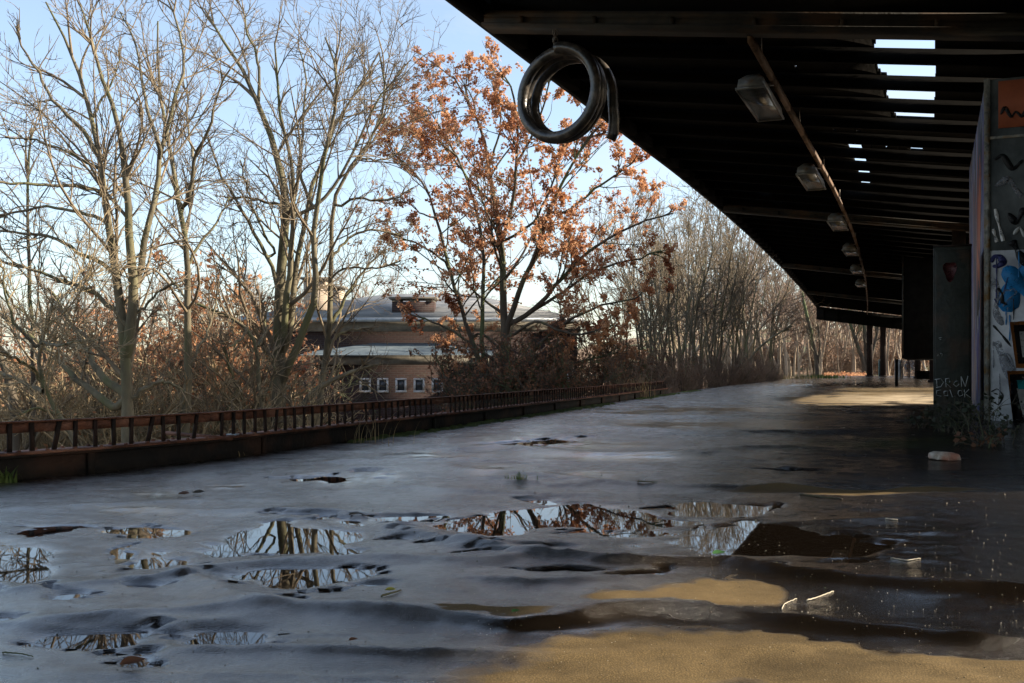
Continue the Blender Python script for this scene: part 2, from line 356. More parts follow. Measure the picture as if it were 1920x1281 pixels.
def ground_mat():
    m, nt, out = new_mat('wet_asphalt')
    tc = N(nt, 'ShaderNodeTexCoord')
    at = N(nt, 'ShaderNodeAttribute', attribute_name='dry'); af = N(nt, 'ShaderNodeAttribute', attribute_name='film'); am = N(nt, 'ShaderNodeAttribute', attribute_name='mossy')
    n1 = N(nt, 'ShaderNodeTexNoise'); n1.inputs['Scale'].default_value = 3.0; n1.inputs['Detail'].default_value = 8; n1.inputs['Roughness'].default_value = .7
    n2 = N(nt, 'ShaderNodeTexNoise'); n2.inputs['Scale'].default_value = 230.0; n2.inputs['Detail'].default_value = 3
    n3 = N(nt, 'ShaderNodeTexVoronoi'); n3.inputs['Scale'].default_value = 230.0
    for n in (n1, n2, n3): nt.links.new(tc.outputs['Object'], n.inputs['Vector'])
    rd = N(nt, 'ShaderNodeValToRGB'); rd.color_ramp.elements[0].position = .3; rd.color_ramp.elements[1].position = .7
    rd.color_ramp.elements[0].color = (.10, .071, .034, 1); rd.color_ramp.elements[1].color = (.175, .127, .063, 1)
    rw = N(nt, 'ShaderNodeValToRGB'); rw.color_ramp.elements[0].position = .3; rw.color_ramp.elements[1].position = .7
    rw.color_ramp.elements[0].color = (.013, .0098, .0075, 1); rw.color_ramp.elements[1].color = (.030, .0225, .016, 1)
    nt.links.new(n1.outputs[0], rd.inputs[0]); nt.links.new(n1.outputs[0], rw.inputs[0])
    # dryness = attribute disturbed by noise
    ad = N(nt, 'ShaderNodeMath', operation='MULTIPLY_ADD'); ad.inputs[1].default_value = .5; nt.links.new(n1.outputs[0], ad.inputs[0])
    nt.links.new(at.outputs['Fac'], ad.inputs[2])
    mr = N(nt, 'ShaderNodeMapRange'); mr.inputs[1].default_value = .62; mr.inputs[2].default_value = .84; nt.links.new(ad.outputs[0], mr.inputs[0])
    mx = N(nt, 'ShaderNodeMixRGB'); nt.links.new(mr.outputs[0], mx.inputs[0]); nt.links.new(rw.outputs[0], mx.inputs[1]); nt.links.new(rd.outputs[0], mx.inputs[2])
    mm = N(nt, 'ShaderNodeMixRGB'); mm.inputs[2].default_value = (.045, .06, .012, 1); nt.links.new(am.outputs['Fac'], mm.inputs[0]); nt.links.new(mx.outputs[0], mm.inputs[1])
    # grains lighter/darker
    gr = N(nt, 'ShaderNodeValToRGB'); gr.color_ramp.elements[0].position = .05; gr.color_ramp.elements[1].position = .5
    gr.color_ramp.elements[0].color = (1.6, 1.55, 1.45, 1); gr.color_ramp.elements[1].color = (.72, .72, .72, 1)
    nt.links.new(n3.outputs['Distance'], gr.inputs[0])
    mu = N(nt, 'ShaderNodeMixRGB', blend_type='MULTIPLY'); mu.inputs[0].default_value = .8; nt.links.new(mm.outputs[0], mu.inputs[1]); nt.links.new(gr.outputs[0], mu.inputs[2])
    # far sun strip painted lighter, and hairline cracks
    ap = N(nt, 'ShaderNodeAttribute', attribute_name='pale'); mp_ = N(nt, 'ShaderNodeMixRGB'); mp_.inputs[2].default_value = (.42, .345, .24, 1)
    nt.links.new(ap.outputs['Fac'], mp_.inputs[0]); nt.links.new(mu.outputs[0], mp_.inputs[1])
    vd = N(nt, 'ShaderNodeTexNoise'); vd.inputs['Scale'].default_value = 5; vd.inputs['Detail'].default_value = 5; nt.links.new(tc.outputs['Object'], vd.inputs['Vector'])
    va = N(nt, 'ShaderNodeMixRGB'); va.inputs[0].default_value = .22; nt.links.new(tc.outputs['Object'], va.inputs[1]); nt.links.new(vd.outputs[1], va.inputs[2])
    vc = N(nt, 'ShaderNodeTexVoronoi', feature='DISTANCE_TO_EDGE'); vc.inputs['Scale'].default_value = 1.5; nt.links.new(va.outputs[0], vc.inputs['Vector'])
    vr = N(nt, 'ShaderNodeMapRange'); vr.inputs[1].default_value = .003; vr.inputs[2].default_value = .009; vr.inputs[3].default_value = .62; vr.inputs[4].default_value = 0; nt.links.new(vc.outputs['Distance'], vr.inputs[0])
    n5 = N(nt, 'ShaderNodeTexNoise'); n5.inputs['Scale'].default_value = 1.1; nt.links.new(tc.outputs['Object'], n5.inputs['Vector'])
    nm_ = N(nt, 'ShaderNodeMapRange'); nm_.inputs[1].default_value = .5; nm_.inputs[2].default_value = .58; nt.links.new(n5.outputs[0], nm_.inputs[0])
    cm = N(nt, 'ShaderNodeMath', operation='MULTIPLY'); nt.links.new(vr.outputs[0], cm.inputs[0]); nt.links.new(nm_.outputs[0], cm.inputs[1])
    mc = N(nt, 'ShaderNodeMixRGB'); mc.inputs[2].default_value = (.008, .006, .005, 1); nt.links.new(cm.outputs[0], mc.inputs[0]); nt.links.new(mp_.outputs[0], mc.inputs[1])
    sk = N(nt, 'ShaderNodeMapRange'); sk.inputs[3].default_value = 1.0; sk.inputs[4].default_value = .42; nt.links.new(af.outputs['Fac'], sk.inputs[0])
    ms = N(nt, 'ShaderNodeMixRGB', blend_type='MULTIPLY'); ms.inputs[0].default_value = 1; nt.links.new(mc.outputs[0], ms.inputs[1]); nt.links.new(sk.outputs[0], ms.inputs[2])
    bs = N(nt, 'ShaderNodeBsdfPrincipled'); nt.links.new(ms.outputs[0], bs.inputs['Base Color'])
    n4 = N(nt, 'ShaderNodeTexNoise'); n4.inputs['Scale'].default_value = 1.3; n4.inputs['Detail'].default_value = 6; nt.links.new(tc.outputs['Object'], n4.inputs['Vector'])
    rr = N(nt, 'ShaderNodeMapRange'); rr.inputs[1].default_value = .35; rr.inputs[2].default_value = .68; rr.inputs[3].default_value = .09; rr.inputs[4].default_value = .30
    nt.links.new(n4.outputs[0], rr.inputs[0])
    rf = N(nt, 'ShaderNodeMixRGB'); nt.links.new(af.outputs['Fac'], rf.inputs[0]); nt.links.new(rr.outputs[0], rf.inputs[1]); rf.inputs[2].default_value = (.07, .07, .07, 1)
    r2 = N(nt, 'ShaderNodeMixRGB'); nt.links.new(mr.outputs[0], r2.inputs[0]); nt.links.new(rf.outputs[0], r2.inputs[1]); r2.inputs[2].default_value = (.8, .8, .8, 1)
    nt.links.new(r2.outputs[0], bs.inputs['Roughness'])
    cw = N(nt, 'ShaderNodeMapRange'); cw.inputs[3].default_value = 1.0; cw.inputs[4].default_value = .0; nt.links.new(mr.outputs[0], cw.inputs[0])
    n6 = N(nt, 'ShaderNodeTexNoise'); n6.inputs['Scale'].default_value = 2.4; n6.inputs['Detail'].default_value = 9; n6.inputs['Roughness'].default_value = .72; nt.links.new(tc.outputs['Object'], n6.inputs['Vector'])
    c6 = N(nt, 'ShaderNodeMapRange'); c6.inputs[1].default_value = .42; c6.inputs[2].default_value = .57; c6.inputs[3].default_value = .22; c6.inputs[4].default_value = .8; nt.links.new(n6.outputs[0], c6.inputs[0])
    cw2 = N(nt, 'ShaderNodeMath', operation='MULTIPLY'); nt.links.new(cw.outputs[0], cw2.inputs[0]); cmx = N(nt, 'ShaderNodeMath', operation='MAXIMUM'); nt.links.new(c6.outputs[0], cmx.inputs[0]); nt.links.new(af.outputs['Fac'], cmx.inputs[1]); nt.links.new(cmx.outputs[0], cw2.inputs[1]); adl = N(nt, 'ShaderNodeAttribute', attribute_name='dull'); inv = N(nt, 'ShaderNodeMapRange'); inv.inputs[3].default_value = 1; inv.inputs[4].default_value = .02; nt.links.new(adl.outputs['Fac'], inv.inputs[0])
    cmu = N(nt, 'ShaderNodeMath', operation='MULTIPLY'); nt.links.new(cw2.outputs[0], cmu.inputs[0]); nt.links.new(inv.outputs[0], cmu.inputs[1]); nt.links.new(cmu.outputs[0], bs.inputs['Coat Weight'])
    cr_ = N(nt, 'ShaderNodeMapRange'); cr_.inputs[3].default_value = .30; cr_.inputs[4].default_value = .085; nt.links.new(af.outputs['Fac'], cr_.inputs[0]); nt.links.new(cr_.outputs[0], bs.inputs['Coat Roughness']); bs.inputs['Coat IOR'].default_value = 1.8
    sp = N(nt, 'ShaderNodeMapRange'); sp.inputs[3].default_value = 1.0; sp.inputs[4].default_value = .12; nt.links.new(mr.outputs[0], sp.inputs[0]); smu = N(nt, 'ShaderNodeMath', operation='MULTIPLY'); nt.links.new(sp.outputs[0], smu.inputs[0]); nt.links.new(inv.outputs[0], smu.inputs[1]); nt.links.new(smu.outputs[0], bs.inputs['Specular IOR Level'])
    b1 = N(nt, 'ShaderNodeBump'); b1.inputs['Strength'].default_value = .35; b1.inputs['Distance'].default_value = .003; nt.links.new(n2.outputs[0], b1.inputs['Height'])
    b2 = N(nt, 'ShaderNodeBump'); b2.inputs['Strength'].default_value = .16; b2.inputs['Distance'].default_value = .004; b2.invert = True
    nt.links.new(n3.outputs['Distance'], b2.inputs['Height']); nt.links.new(b1.outputs[0], b2.inputs['Normal']); nt.links.new(b2.outputs[0], bs.inputs['Normal'])
    n7 = N(nt, 'ShaderNodeTexNoise'); n7.inputs['Scale'].default_value = 120.0; n7.inputs['Detail'].default_value = 4; n7.inputs['Roughness'].default_value = .8; nt.links.new(tc.outputs['Object'], n7.inputs['Vector'])
    b3 = N(nt, 'ShaderNodeBump'); b3.inputs['Strength'].default_value = .8; b3.inputs['Distance'].default_value = .006; nt.links.new(n7.outputs[0], b3.inputs['Height'])
    fmx = N(nt, 'ShaderNodeMapRange'); fmx.inputs[3].default_value = .8; fmx.inputs[4].default_value = .05; nt.links.new(af.outputs['Fac'], fmx.inputs[0]); nt.links.new(fmx.outputs[0], b3.inputs['Strength'])
    n8 = N(nt, 'ShaderNodeTexNoise'); n8.inputs['Scale'].default_value = 24.0; n8.inputs['Detail'].default_value = 9; n8.inputs['Roughness'].default_value = .78; n8.inputs['Distortion'].default_value = .6; nt.links.new(tc.outputs['Object'], n8.inputs['Vector'])
    b4 = N(nt, 'ShaderNodeBump'); b4.inputs['Distance'].default_value = .012; nt.links.new(n8.outputs[0], b4.inputs['Height']); nt.links.new(b3.outputs[0], b4.inputs['Normal'])
    f4 = N(nt, 'ShaderNodeMapRange'); f4.inputs[3].default_value = .55; f4.inputs[4].default_value = .05; nt.links.new(af.outputs['Fac'], f4.inputs[0]); nt.links.new(f4.outputs[0], b4.inputs['Strength'])
    nt.links.new(b4.outputs[0], bs.inputs['Coat Normal'])
    nt.links.new(bs.outputs[0], out.inputs[0]); return m
M['ground'] = ground_mat()
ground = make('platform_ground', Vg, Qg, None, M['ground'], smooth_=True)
tag(ground, 'wet wavy asphalt surface of the abandoned platform', None, None, 'structure')
gu, gv = uv_ground(XX, YY)
wv_ = gv + 6 * noise2(XX * 3, YY * 3, 21) + smooth(900, 1050, gv) * (5 * noise2(XX * 17, YY * 17, 23) + 4 * noise2(XX * 41, YY * 41, 24)); wu_ = gu + 25 * noise2(XX * 3 + 5, YY * 3, 22)
dry = np.zeros_like(ZZ)
for cu, cv, ru, rv in dryb:
    q = ((wu_ - cu) / ru) ** 2 + ((wv_ - cv) / rv) ** 2
    dry = np.maximum(dry, np.exp(-q * .8) * 1.05)
for px, w0_, w1_ in ((ridges[0][0], 17, 32), (ridges[1][0], 14, 26)):      # the near flank of a fold stays wet
    q = np.array(px); dl = wv_ - np.interp(wu_, q[:, 0], q[:, 1])
    dry *= 1 - smooth(-5, 3, dl) * (1 - smooth(w0_, w1_, dl)) * (YY > .5)
dry *= 1 - .9 * smooth(1440, 1500, wu_) * (gv > 950) * (wv_ < 1195)
dry = np.clip(dry, 0, 1)
film = np.zeros_like(ZZ)
for cu, cv, ru, rv in filmb: film = np.maximum(film, np.exp(-((wu_ - cu) / ru) ** 4 - ((wv_ - cv) / rv) ** 4))
film = np.maximum(film * (gv > 700), smooth(.0085, .001, ZZ) * .9 * (YY > .3))
dull = np.exp(-((wu_ - 1760) / 300) ** 4 - ((wv_ - 842) / 76) ** 6) * (gv > 755)  # stair house shade deepened here by taking the gloss off
pale = np.exp(-((wu_ - 1700) / 130) ** 2 - ((wv_ - 750) / 8) ** 2)  # extra sun strip brightness put into the ground colour
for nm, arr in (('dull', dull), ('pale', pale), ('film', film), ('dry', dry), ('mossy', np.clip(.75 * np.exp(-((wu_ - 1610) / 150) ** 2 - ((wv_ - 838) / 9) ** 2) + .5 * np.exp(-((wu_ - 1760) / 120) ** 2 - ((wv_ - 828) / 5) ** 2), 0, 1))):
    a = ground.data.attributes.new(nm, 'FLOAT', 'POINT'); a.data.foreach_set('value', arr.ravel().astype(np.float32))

# puddle water: one level sheet, showing wherever the asphalt dips under it
def water_mat():
    m, nt, out = new_mat('puddle_water')
    fr = N(nt, 'ShaderNodeFresnel'); fr.inputs['IOR'].default_value = 1.36
    tr = N(nt, 'ShaderNodeBsdfTransparent'); tr.inputs[0].default_value = (.85, .78, .70, 1)
    gl = N(nt, 'ShaderNodeBsdfGlossy'); gl.inputs['Roughness'].default_value = .012; gl.inputs[0].default_value = (.95, .96, 1, 1)
    tc = N(nt, 'ShaderNodeTexCoord'); nz = N(nt, 'ShaderNodeTexNoise'); nz.inputs['Scale'].default_value = 3; nt.links.new(tc.outputs['Object'], nz.inputs['Vector'])
    bp = N(nt, 'ShaderNodeBump'); bp.inputs['Strength'].default_value = .012; bp.inputs['Distance'].default_value = .02
    nt.links.new(nz.outputs[0], bp.inputs['Height']); nt.links.new(bp.outputs[0], gl.inputs['Normal'])
    mx = N(nt, 'ShaderNodeMixShader'); nt.links.new(fr.outputs[0], mx.inputs[0]); nt.links.new(tr.outputs[0], mx.inputs[1]); nt.links.new(gl.outputs[0], mx.inputs[2])
    df = N(nt, 'ShaderNodeBsdfDiffuse'); df.inputs[0].default_value = (.07, .052, .038, 1); m2 = N(nt, 'ShaderNodeMixShader'); m2.inputs[0].default_value = .055
    nt.links.new(mx.outputs[0], m2.inputs[1]); nt.links.new(df.outputs[0], m2.inputs[2]); nt.links.new(m2.outputs[0], out.inputs[0]); return m
wy = np.linspace(.7, 60, 60); wv = []
for y in wy: wv += [(float(xf(y)) + .25, y, 0), (8.5, y, 0)]
wq = [(2 * k, 2 * k + 1, 2 * k + 3, 2 * k + 2) for k in range(len(wy) - 1)]
tag(make('puddle_water', wv, wq, None, water_mat()), 'still rain water lying in the dips of the asphalt', None, None, 'structure')

# ------------------------------------------------------------------ lower ground, beyond the platform
gx = np.concatenate([np.linspace(-700, -90, 16), np.linspace(-85, 15, 101), np.linspace(30, 500, 14)])
gy = np.concatenate([np.linspace(-80, -5, 10), np.linspace(-3, 130, 120), np.linspace(145, 900, 14)])
TX, TY = np.meshgrid(gx, gy, indexing='ij')
def terrain(x, y):
    x = np.asarray(x, float); y = np.asarray(y, float)
    z = np.full(np.shape(x), -3.4)
    e = xf(y)
    z = z + 4.6 * smooth(-27, -50, x) * smooth(95, 40, y + x * .2)
    strip = smooth(e - 13, e - 2.5, x) * smooth(13, 30, y)
    z = z + (-.35 - z) * strip
    far = smooth(60, 96, y)
    z = z + (-.12 - z) * far
    z = z + .25 * noise2(x * .12, y * .12, 31) * (1 - strip) * (1 - far) + .05 * noise2(x * .5, y * .5, 32)
    inside = (x > e - .25) & (x < 30) & (y < 97)
    z = np.where(inside, np.minimum(z, -.6), np.minimum(z, 3))
    return z + 9 * smooth(112, 215, y) * smooth(-110, -40, x)
TZ = terrain(TX, TY)
n1_, n2_ = TX.shape
i, j = np.meshgrid(np.arange(n1_ - 1), np.arange(n2_ - 1), indexing='ij')
Qt = np.stack([i * n2_ + j, (i + 1) * n2_ + j, (i + 1) * n2_ + j + 1, i * n2_ + j + 1], -1).reshape(-1, 4)
M['litter'] = mat('leaf_litter', (.13, .085, .05), (.30, .19, .115), 1.2, .95, bump=.8, bscale=12, c3=(.07, .085, .03), scale3=.12)
tag(make('lower_ground', np.stack([TX, TY, TZ], -1), Qt, None, M['litter'], smooth_=True), 'leaf-littered ground below the platform', None, None, 'structure')

# ------------------------------------------------------------------ railing
def fence_pts(n0, n1, step, off=0.0):
    """points along the platform edge by arc length"""
    yy = np.linspace(-3, 60, 4000); xx = xf(yy)
    s = np.concatenate([[0], np.cumsum(np.hypot(np.diff(xx), np.diff(yy)))])
    t = np.arange(n0, n1, step)
    return np.stack([np.interp(t, s, xx), np.interp(t, s, yy)], 1), np.stack([np.interp(t + .05, s, xx) - np.interp(t, s, xx), np.interp(t + .05, s, yy) - np.interp(t, s, yy)], 1)
S0 = 0.0
rail_end = 26.0
def swept(mb, line, x0, x1, z0, z1):
    """rectangular bar along the edge line; x0..x1 = offset to the right of the line"""
    p, t = line
    t = t / np.linalg.norm(t, axis=1, keepdims=True); nr = np.stack([t[:, 1], -t[:, 0]], 1)
    a = p + nr * x0; b = p + nr * x1; n = len(p)
    V = np.concatenate([np.c_[a, np.full(n, z0)], np.c_[b, np.full(n, z0)], np.c_[b, np.full(n, z1)], np.c_[a, np.full(n, z1)]])
    Q = []
    for k in range(n - 1):
        for m in range(4):
            m2 = (m + 1) % 4
            Q.append((m * n + k, m2 * n + k, m2 * n + k + 1, m * n + k + 1))
    Q += [(0, 3 * n, 2 * n, n), (n - 1, 2 * n - 1, 3 * n - 1, 4 * n - 1)]
    mb.add(V, Q)
p0 = fw[1]
railing = empty('rusty_railing', (p0[0], p0[1], 0))
tag(railing, 'low rusty iron railing along the left platform edge, on a riveted girder', 'railing')
ln = fence_pts(0, rail_end, .4)
m = MB(); swept(m, ln, -.015, .025, -.02, .235 * H - .015)
swept(m, ln, -.13, .05, .235 * H - .015, .235 * H)
swept(m, ln, -.13, .05, -.02, .005)
ls, lt = fence_pts(.2, rail_end, 1.45)
for (x, y), (tx, ty) in zip(ls, lt):      # web stiffeners
    L = math.hypot(tx, ty); nx_, ny_ = ty / L, -tx / L
    e = .02
    a = np.array((x, y)); nn = np.array((nx_, ny_)); tt_ = np.array((tx, ty)) / L
    q = [a + nn * .0255 - tt_ * e, a + nn * .048 - tt_ * e, a + nn * .048 + tt_ * e, a + nn * .0255 + tt_ * e]
    m.hexa([(*p, .006) for p in q] + [(*p, .235 * H - .016) for p in q])
M['girder'] = mat('girder', (.004, .0032, .003), (.014, .009, .006), 7, .85, bump=.4, bscale=30, c3=(.035, .016, .009), scale3=3)
girder = m.build('edge_girder', M['girder'], railing)
m = MB(); swept(m, ln, -.125, .055, .235 * H + .0005, .235 * H + .012); flange = m.build('girder_flange', M['rust'], railing)
m = MB()
rp_, rt_ = fence_pts(0, rail_end, .16)
for (x, y), (tx, ty) in zip(rp_, rt_):
    L = math.hypot(tx, ty); nn = np.array((ty, -tx)) / L
    for off in (.03, -.1):
        a = np.array((x, y)) + nn * off
        k = np.arange(6) / 6 * 2 * np.pi
        V = np.concatenate([np.c_[a[0] + .016 * np.cos(k), a[1] + .016 * np.sin(k), np.full(6, .235 * H + .011)], np.c_[a[0] + .009 * np.cos(k), a[1] + .009 * np.sin(k), np.full(6, .235 * H + .024)]])
        m.add(V, [(q, (q + 1) % 6, 6 + (q + 1) % 6, 6 + q) for q in range(6)], [(6, 7 + q, 8 + q) for q in range(4)])
rv_ = m.build('rivet', M['rust'], railing); rv_['kind'] = 'stuff'
m = MB(); swept(m, ln, -.06, -.045, .515 * H - .055, .515 * H); swept(m, ln, -.075, -.02, .515 * H, .515 * H + .008); m.build('top_rail', M['rust'], railing)
bp_, bt_ = fence_pts(.15, rail_end, .125)
fy = bp_[:, 1]
vis = [k for k in range(len(bp_)) if project(bp_[k][0], bp_[k][1], .3)[0] > -10 and bp_[k][1] > 0]
first100 = set(vis[:100])
rest = MB(); miss = {11, 27, 40, 41, 42, 66}
for k in range(len(bp_)):
    if k - vis[0] in miss: continue
    (x, y), (tx, ty) = bp_[k], bt_[k]; L = math.hypot(tx, ty); tt_ = np.array((tx, ty)) / L; nn = np.array((tt_[1], -tt_[0]))
    lean = random.uniform(-.006, .006) if random.random() < .88 else random.uniform(-.045, .045)
    w = .012 * random.uniform(.9, 1.1)
    cc = np.array((x, y)) - nn * .037
    lo = [cc + tt_ * a + nn * b for a, b in ((-w, -.006), (-w, .006), (w, .006), (w, -.006))]
    hi = [q + tt_ * lean for q in lo]
    mb = MB() if k in first100 else rest
    mb.hexa([(*q, .235 * H + .0125) for q in lo] + [(*q, .515 * H - .0005) for q in hi])
    if k in first100: mb.build('baluster', M['rust_dark'], railing)
o = rest.build('baluster', M['rust_dark'], railing); o['kind'] = 'stuff'
# zinc bracket clamped on the girder
a = G(434, 858); m = MB(); m.box(a[0] + .05, a[0] + .064, a[1] - .03, a[1] + .03, .085, .235 * H + .02); m.box(a[0] - .02, a[0] + .05, a[1] - .03, a[1] + .03, .235 * H + .013, .235 * H + .02)
tag(m.build('steel_bracket', M['zinc'], None), 'small grey steel bracket hooked over the rusty girder', 'bracket')
# loose bar lying against the railing
m = MB(); a = np.array((*fence_pts(3, 3.1, 1)[0][0], 0)); 
pa, pb = P(300, 811, 9.0 * H * 1.0), P(432, 822, 9.9 * H)
D1, D2 = 8.9 * H, 9.9 * H
pa = P(310, 812, F * H * .72 / (812 - V0)); pb = P(434, 823, F * H * .755 / (823 - V0))
m.tube([pa, pa * .5 + pb * .5, pb], .013, 8)
tag(m.build('loose_bar', M['rust'], None, True), 'loose rusty iron bar resting aslant on the girder', 'iron bar')

# ------------------------------------------------------------------ canopy
xE, xV, xR = -9.76, 2.6, 15.0          # left edge, valley, right edge in units of H
def zdeck(x): return 8.5 - .145 * (x + 9.76) if x < xV else 8.5 - .145 * 12.36 + .145 * (x - xV)
offY = np.array([-60, 40, 50, 60, 82, 108, 137]); offX = np.array([0, 0, -.15, -.45, -1.35, -2.7, -4.4])
def xRf(Y): return xR - 2.6 * float(smooth(19, 27, Y))  # unseen right edge pulled in, shaped so the sun strip reaches farther
def off(Y): return float(np.interp(Y, offY, offX))
def C(x, Y, z): return ((x + off(Y)) * H, Y * H, H + z * H)
canopy = empty('platform_canopy', (xV * H, 20 * H, 0))
tag(canopy, 'long dark timber canopy over the platform with holes in its boarded roof', 'canopy')
J0, JS = 21.7, 2.27
ks = list(range(-23, 51))
holes = {}   # bay -> list of (x0,x1,y0frac,y1frac)
def hole(k, x0, x1, a=0., b=1.): holes.setdefault(k, []).append((x0, x1, a, b))
hole(0, -1.25, .03); hole(1, -1.28, .05); hole(2, -1.2, .04); hole(3, -1.12, .02, 0, 1)
hole(5, -2.62, -2.2); hole(6, -2.62, -2.2); hole(7, -2.6, -2.2); hole(8, -2.62, -2.22); hole(9, -3.4, -2.3)
hole(9, -2.2, -2.05, .8, .98); hole(9, -1.7, -1.6, .8, .98)
hole(5, -.68, -.32, .2, 1); hole(5, -1.9, -1.85, .5, .9); hole(5, -1.45, -1.4, .4, 1); hole(5, -1.05, -1.02, .3, .9)
hole(10, -7.3, -6.8, .78, 1); hole(11, -6.9, -6.5, .84, .95); hole(9, -7.85, -7.78, .85, .95); hole(9, -7.0, -6.9, .85, .95); hole(12, -4.2, -3.9, .82, 1); hole(14, -5.5, -5.0, .86, 1); hole(7, -5.2, -5.1, .85, .95)

hole(0, -6.1, -4.5, .0, .44)            # above the hose coil
hole(4, -3.8, -3.72, .8, .92); hole(4, -2.9, -2.8, .8, .92); hole(3, -3.7, -3.62, .8, .9); hole(1, -3.2, -3.13, .7, .85); hole(4, -2.2, -2.08, .8, .92)
hole(18, -8.1, -7.9, .3, .7); hole(19, -8.1, -7.9, .3, .7); hole(16, -8.3, -8.1, .3, .8); hole(22, -8.7, -8.5, .3, .7); hole(23, -8.7, -8.55, .3, .8)
dk = MB()
def dbox(x0, x1, Ya, Yb):
    q = [(x0, Ya), (x1, Ya), (x1, Yb), (x0, Yb)]
    dk.hexa([C(x, Y, zdeck(x)) for x, Y in q] + [C(x, Y, zdeck(x) + .09) for x, Y in q])
for k in ks:
    Ya, Yb = J0 + JS * k, J0 + JS * (k + 1)
    if Ya > 135: continue
    Yb = min(Yb, 135)
    hs = sorted(holes.get(k, []))
    cuts = sorted({xE, xV} | {h[0] for h in hs} | {h[1] for h in hs})
    for a, b in zip(cuts[:-1], cuts[1:]):
        hh = [h for h in hs if h[0] <= a + 1e-6 and h[1] >= b - 1e-6]
        if not hh: dbox(a, b, Ya, Yb)
        else:
            _, _, f0, f1 = hh[0]
            # broken board ends: ragged strip remains on the left of big holes
            if f0 > 0: dbox(a, b, Ya, Ya + JS * f0)
            if f1 < 1: dbox(a, b, Ya + JS * f1, Yb)
            if b - a > 1 and k >= 0 and a > -2:
                for q in range(7):
                    y0 = Ya + JS * q / 7
                    dbox(a - .01, a + random.uniform(.0, .16), y0, y0 + JS / 7 * .98)
    dbox(xV + .001, xRf(Ya), Ya, Yb)
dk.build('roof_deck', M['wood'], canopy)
jr = MB()
for k in ks:
    Y = J0 + JS * k
    if Y > 134: continue
    left = MB() if k >= -2 else jr
    for mb, xa, xb in ((left, xE + .28, xV - .1), (jr, xV + .1, xRf(Y) - .28)):
        w = .075
        q = [(xa, Y - w), (xb, Y - w), (xb, Y + w), (xa, Y + w)]
        mb.hexa([C(x, y, zdeck(x) - .34) for x, y in q] + [C(x, y, zdeck(x) - .004) for x, y in q])
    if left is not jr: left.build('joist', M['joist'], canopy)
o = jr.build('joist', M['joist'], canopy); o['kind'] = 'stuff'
# fascia boards along both edges
for sgn, xe in ((1, xE), (-1, xR)):
    m = MB(); Ys = np.arange(-31, 135.1, 2.0); 
    for Ya, Yb in zip(Ys[:-1], Ys[1:]):
        if sgn < 0: xe = xRf(Ya)
        x0, x1 = (xe, xe + .14) if sgn > 0 else (xe - .14, xe)
        q = [(x0, Ya), (x1, Ya), (x1, Yb), (x0, Yb)]
        m.hexa([C(x, y, 8.0) for x, y in q] + [C(x, y, 8.72) for x, y in q])
    m.build('fascia', M['tar'], canopy)
    m = MB()
    for Ya, Yb in zip(Ys[:-1], Ys[1:]):
        if sgn < 0: xe = xRf(Ya)
        x0, x1 = (xe + .142, xe + .45) if sgn > 0 else (xe - .45, xe - .142)
        q = [(x0, Ya), (x1, Ya), (x1, Yb), (x0, Yb)]
        m.hexa([C(x, y, 7.98) for x, y in q] + [C(x, y, 8.3) for x, y in q])
    m.build('edge_beam', M['joist'], canopy)
# big rafters and their posts
for k in range(-2, 5):
    Y = 20.7 + 28.6 * k
    last = k == 4
    m = MB(); w = .17
    lo = 2.0 if last else .66
    for xa, xb in ((-9.38 if not last else xE + .02, xV - .0), (xV + .0, xRf(Y) - .4)):
        for z0, z1, ww in ((-lo, -.345, w), (-lo - .04, -lo + .03, w + .14), (-.46, -.35, w + .10)):
            q = [(xa, Y - ww), (xb, Y - ww), (xb, Y + ww), (xa, Y + ww)]
            m.hexa([C(x, y, zdeck(x) + z0) for x, y in q] + [C(x, y, zdeck(x) + z1) for x, y in q])
        for xx_ in np.arange(xa + .9, xb - .5, 1.7):    # stiffener plates on the web
            q = [(xx_, Y - w - .09), (xx_ + .09, Y - w - .09), (xx_ + .09, Y - w), (xx_, Y - w)]
            m.hexa([C(x, y, zdeck(x) - lo + .03) for x, y in q] + [C(x, y, zdeck(x) - .46) for x, y in q])
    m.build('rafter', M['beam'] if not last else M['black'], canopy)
    if k != 0:
        for dx in (-3.4, -1.8) if last else (-.0 + 1.2, 3.4):
            x = dx + (.2 if last else 0); m = MB(); a = C(x, Y, 0)
            r = .28 * H if not last else .35 * H
            zt = H + H * (zdeck(x) - lo)
            m.box(a[0] - r, a[0] + r, a[1] - r, a[1] + r, -.02, zt); m.box(a[0] - r * 1.4, a[0] + r * 1.4, a[1] - r * 1.4, a[1] + r * 1.4, -.02, .12)
            m.build('post', M['rust_dark'], canopy)
# longitudinal valley beam
m = MB(); Ys = np.arange(-31, 135, 4.0)
for Ya, Yb in zip(Ys[:-1], Ys[1:]):
    q = [(xV - .25, Ya), (xV + .25, Ya), (xV + .25, Yb), (xV - .25, Yb)]
    m.hexa([C(x, y, 5.9) for x, y in q] + [C(x, y, 6.3) for x, y in q])
m.build('valley_beam', M['wood'], canopy)

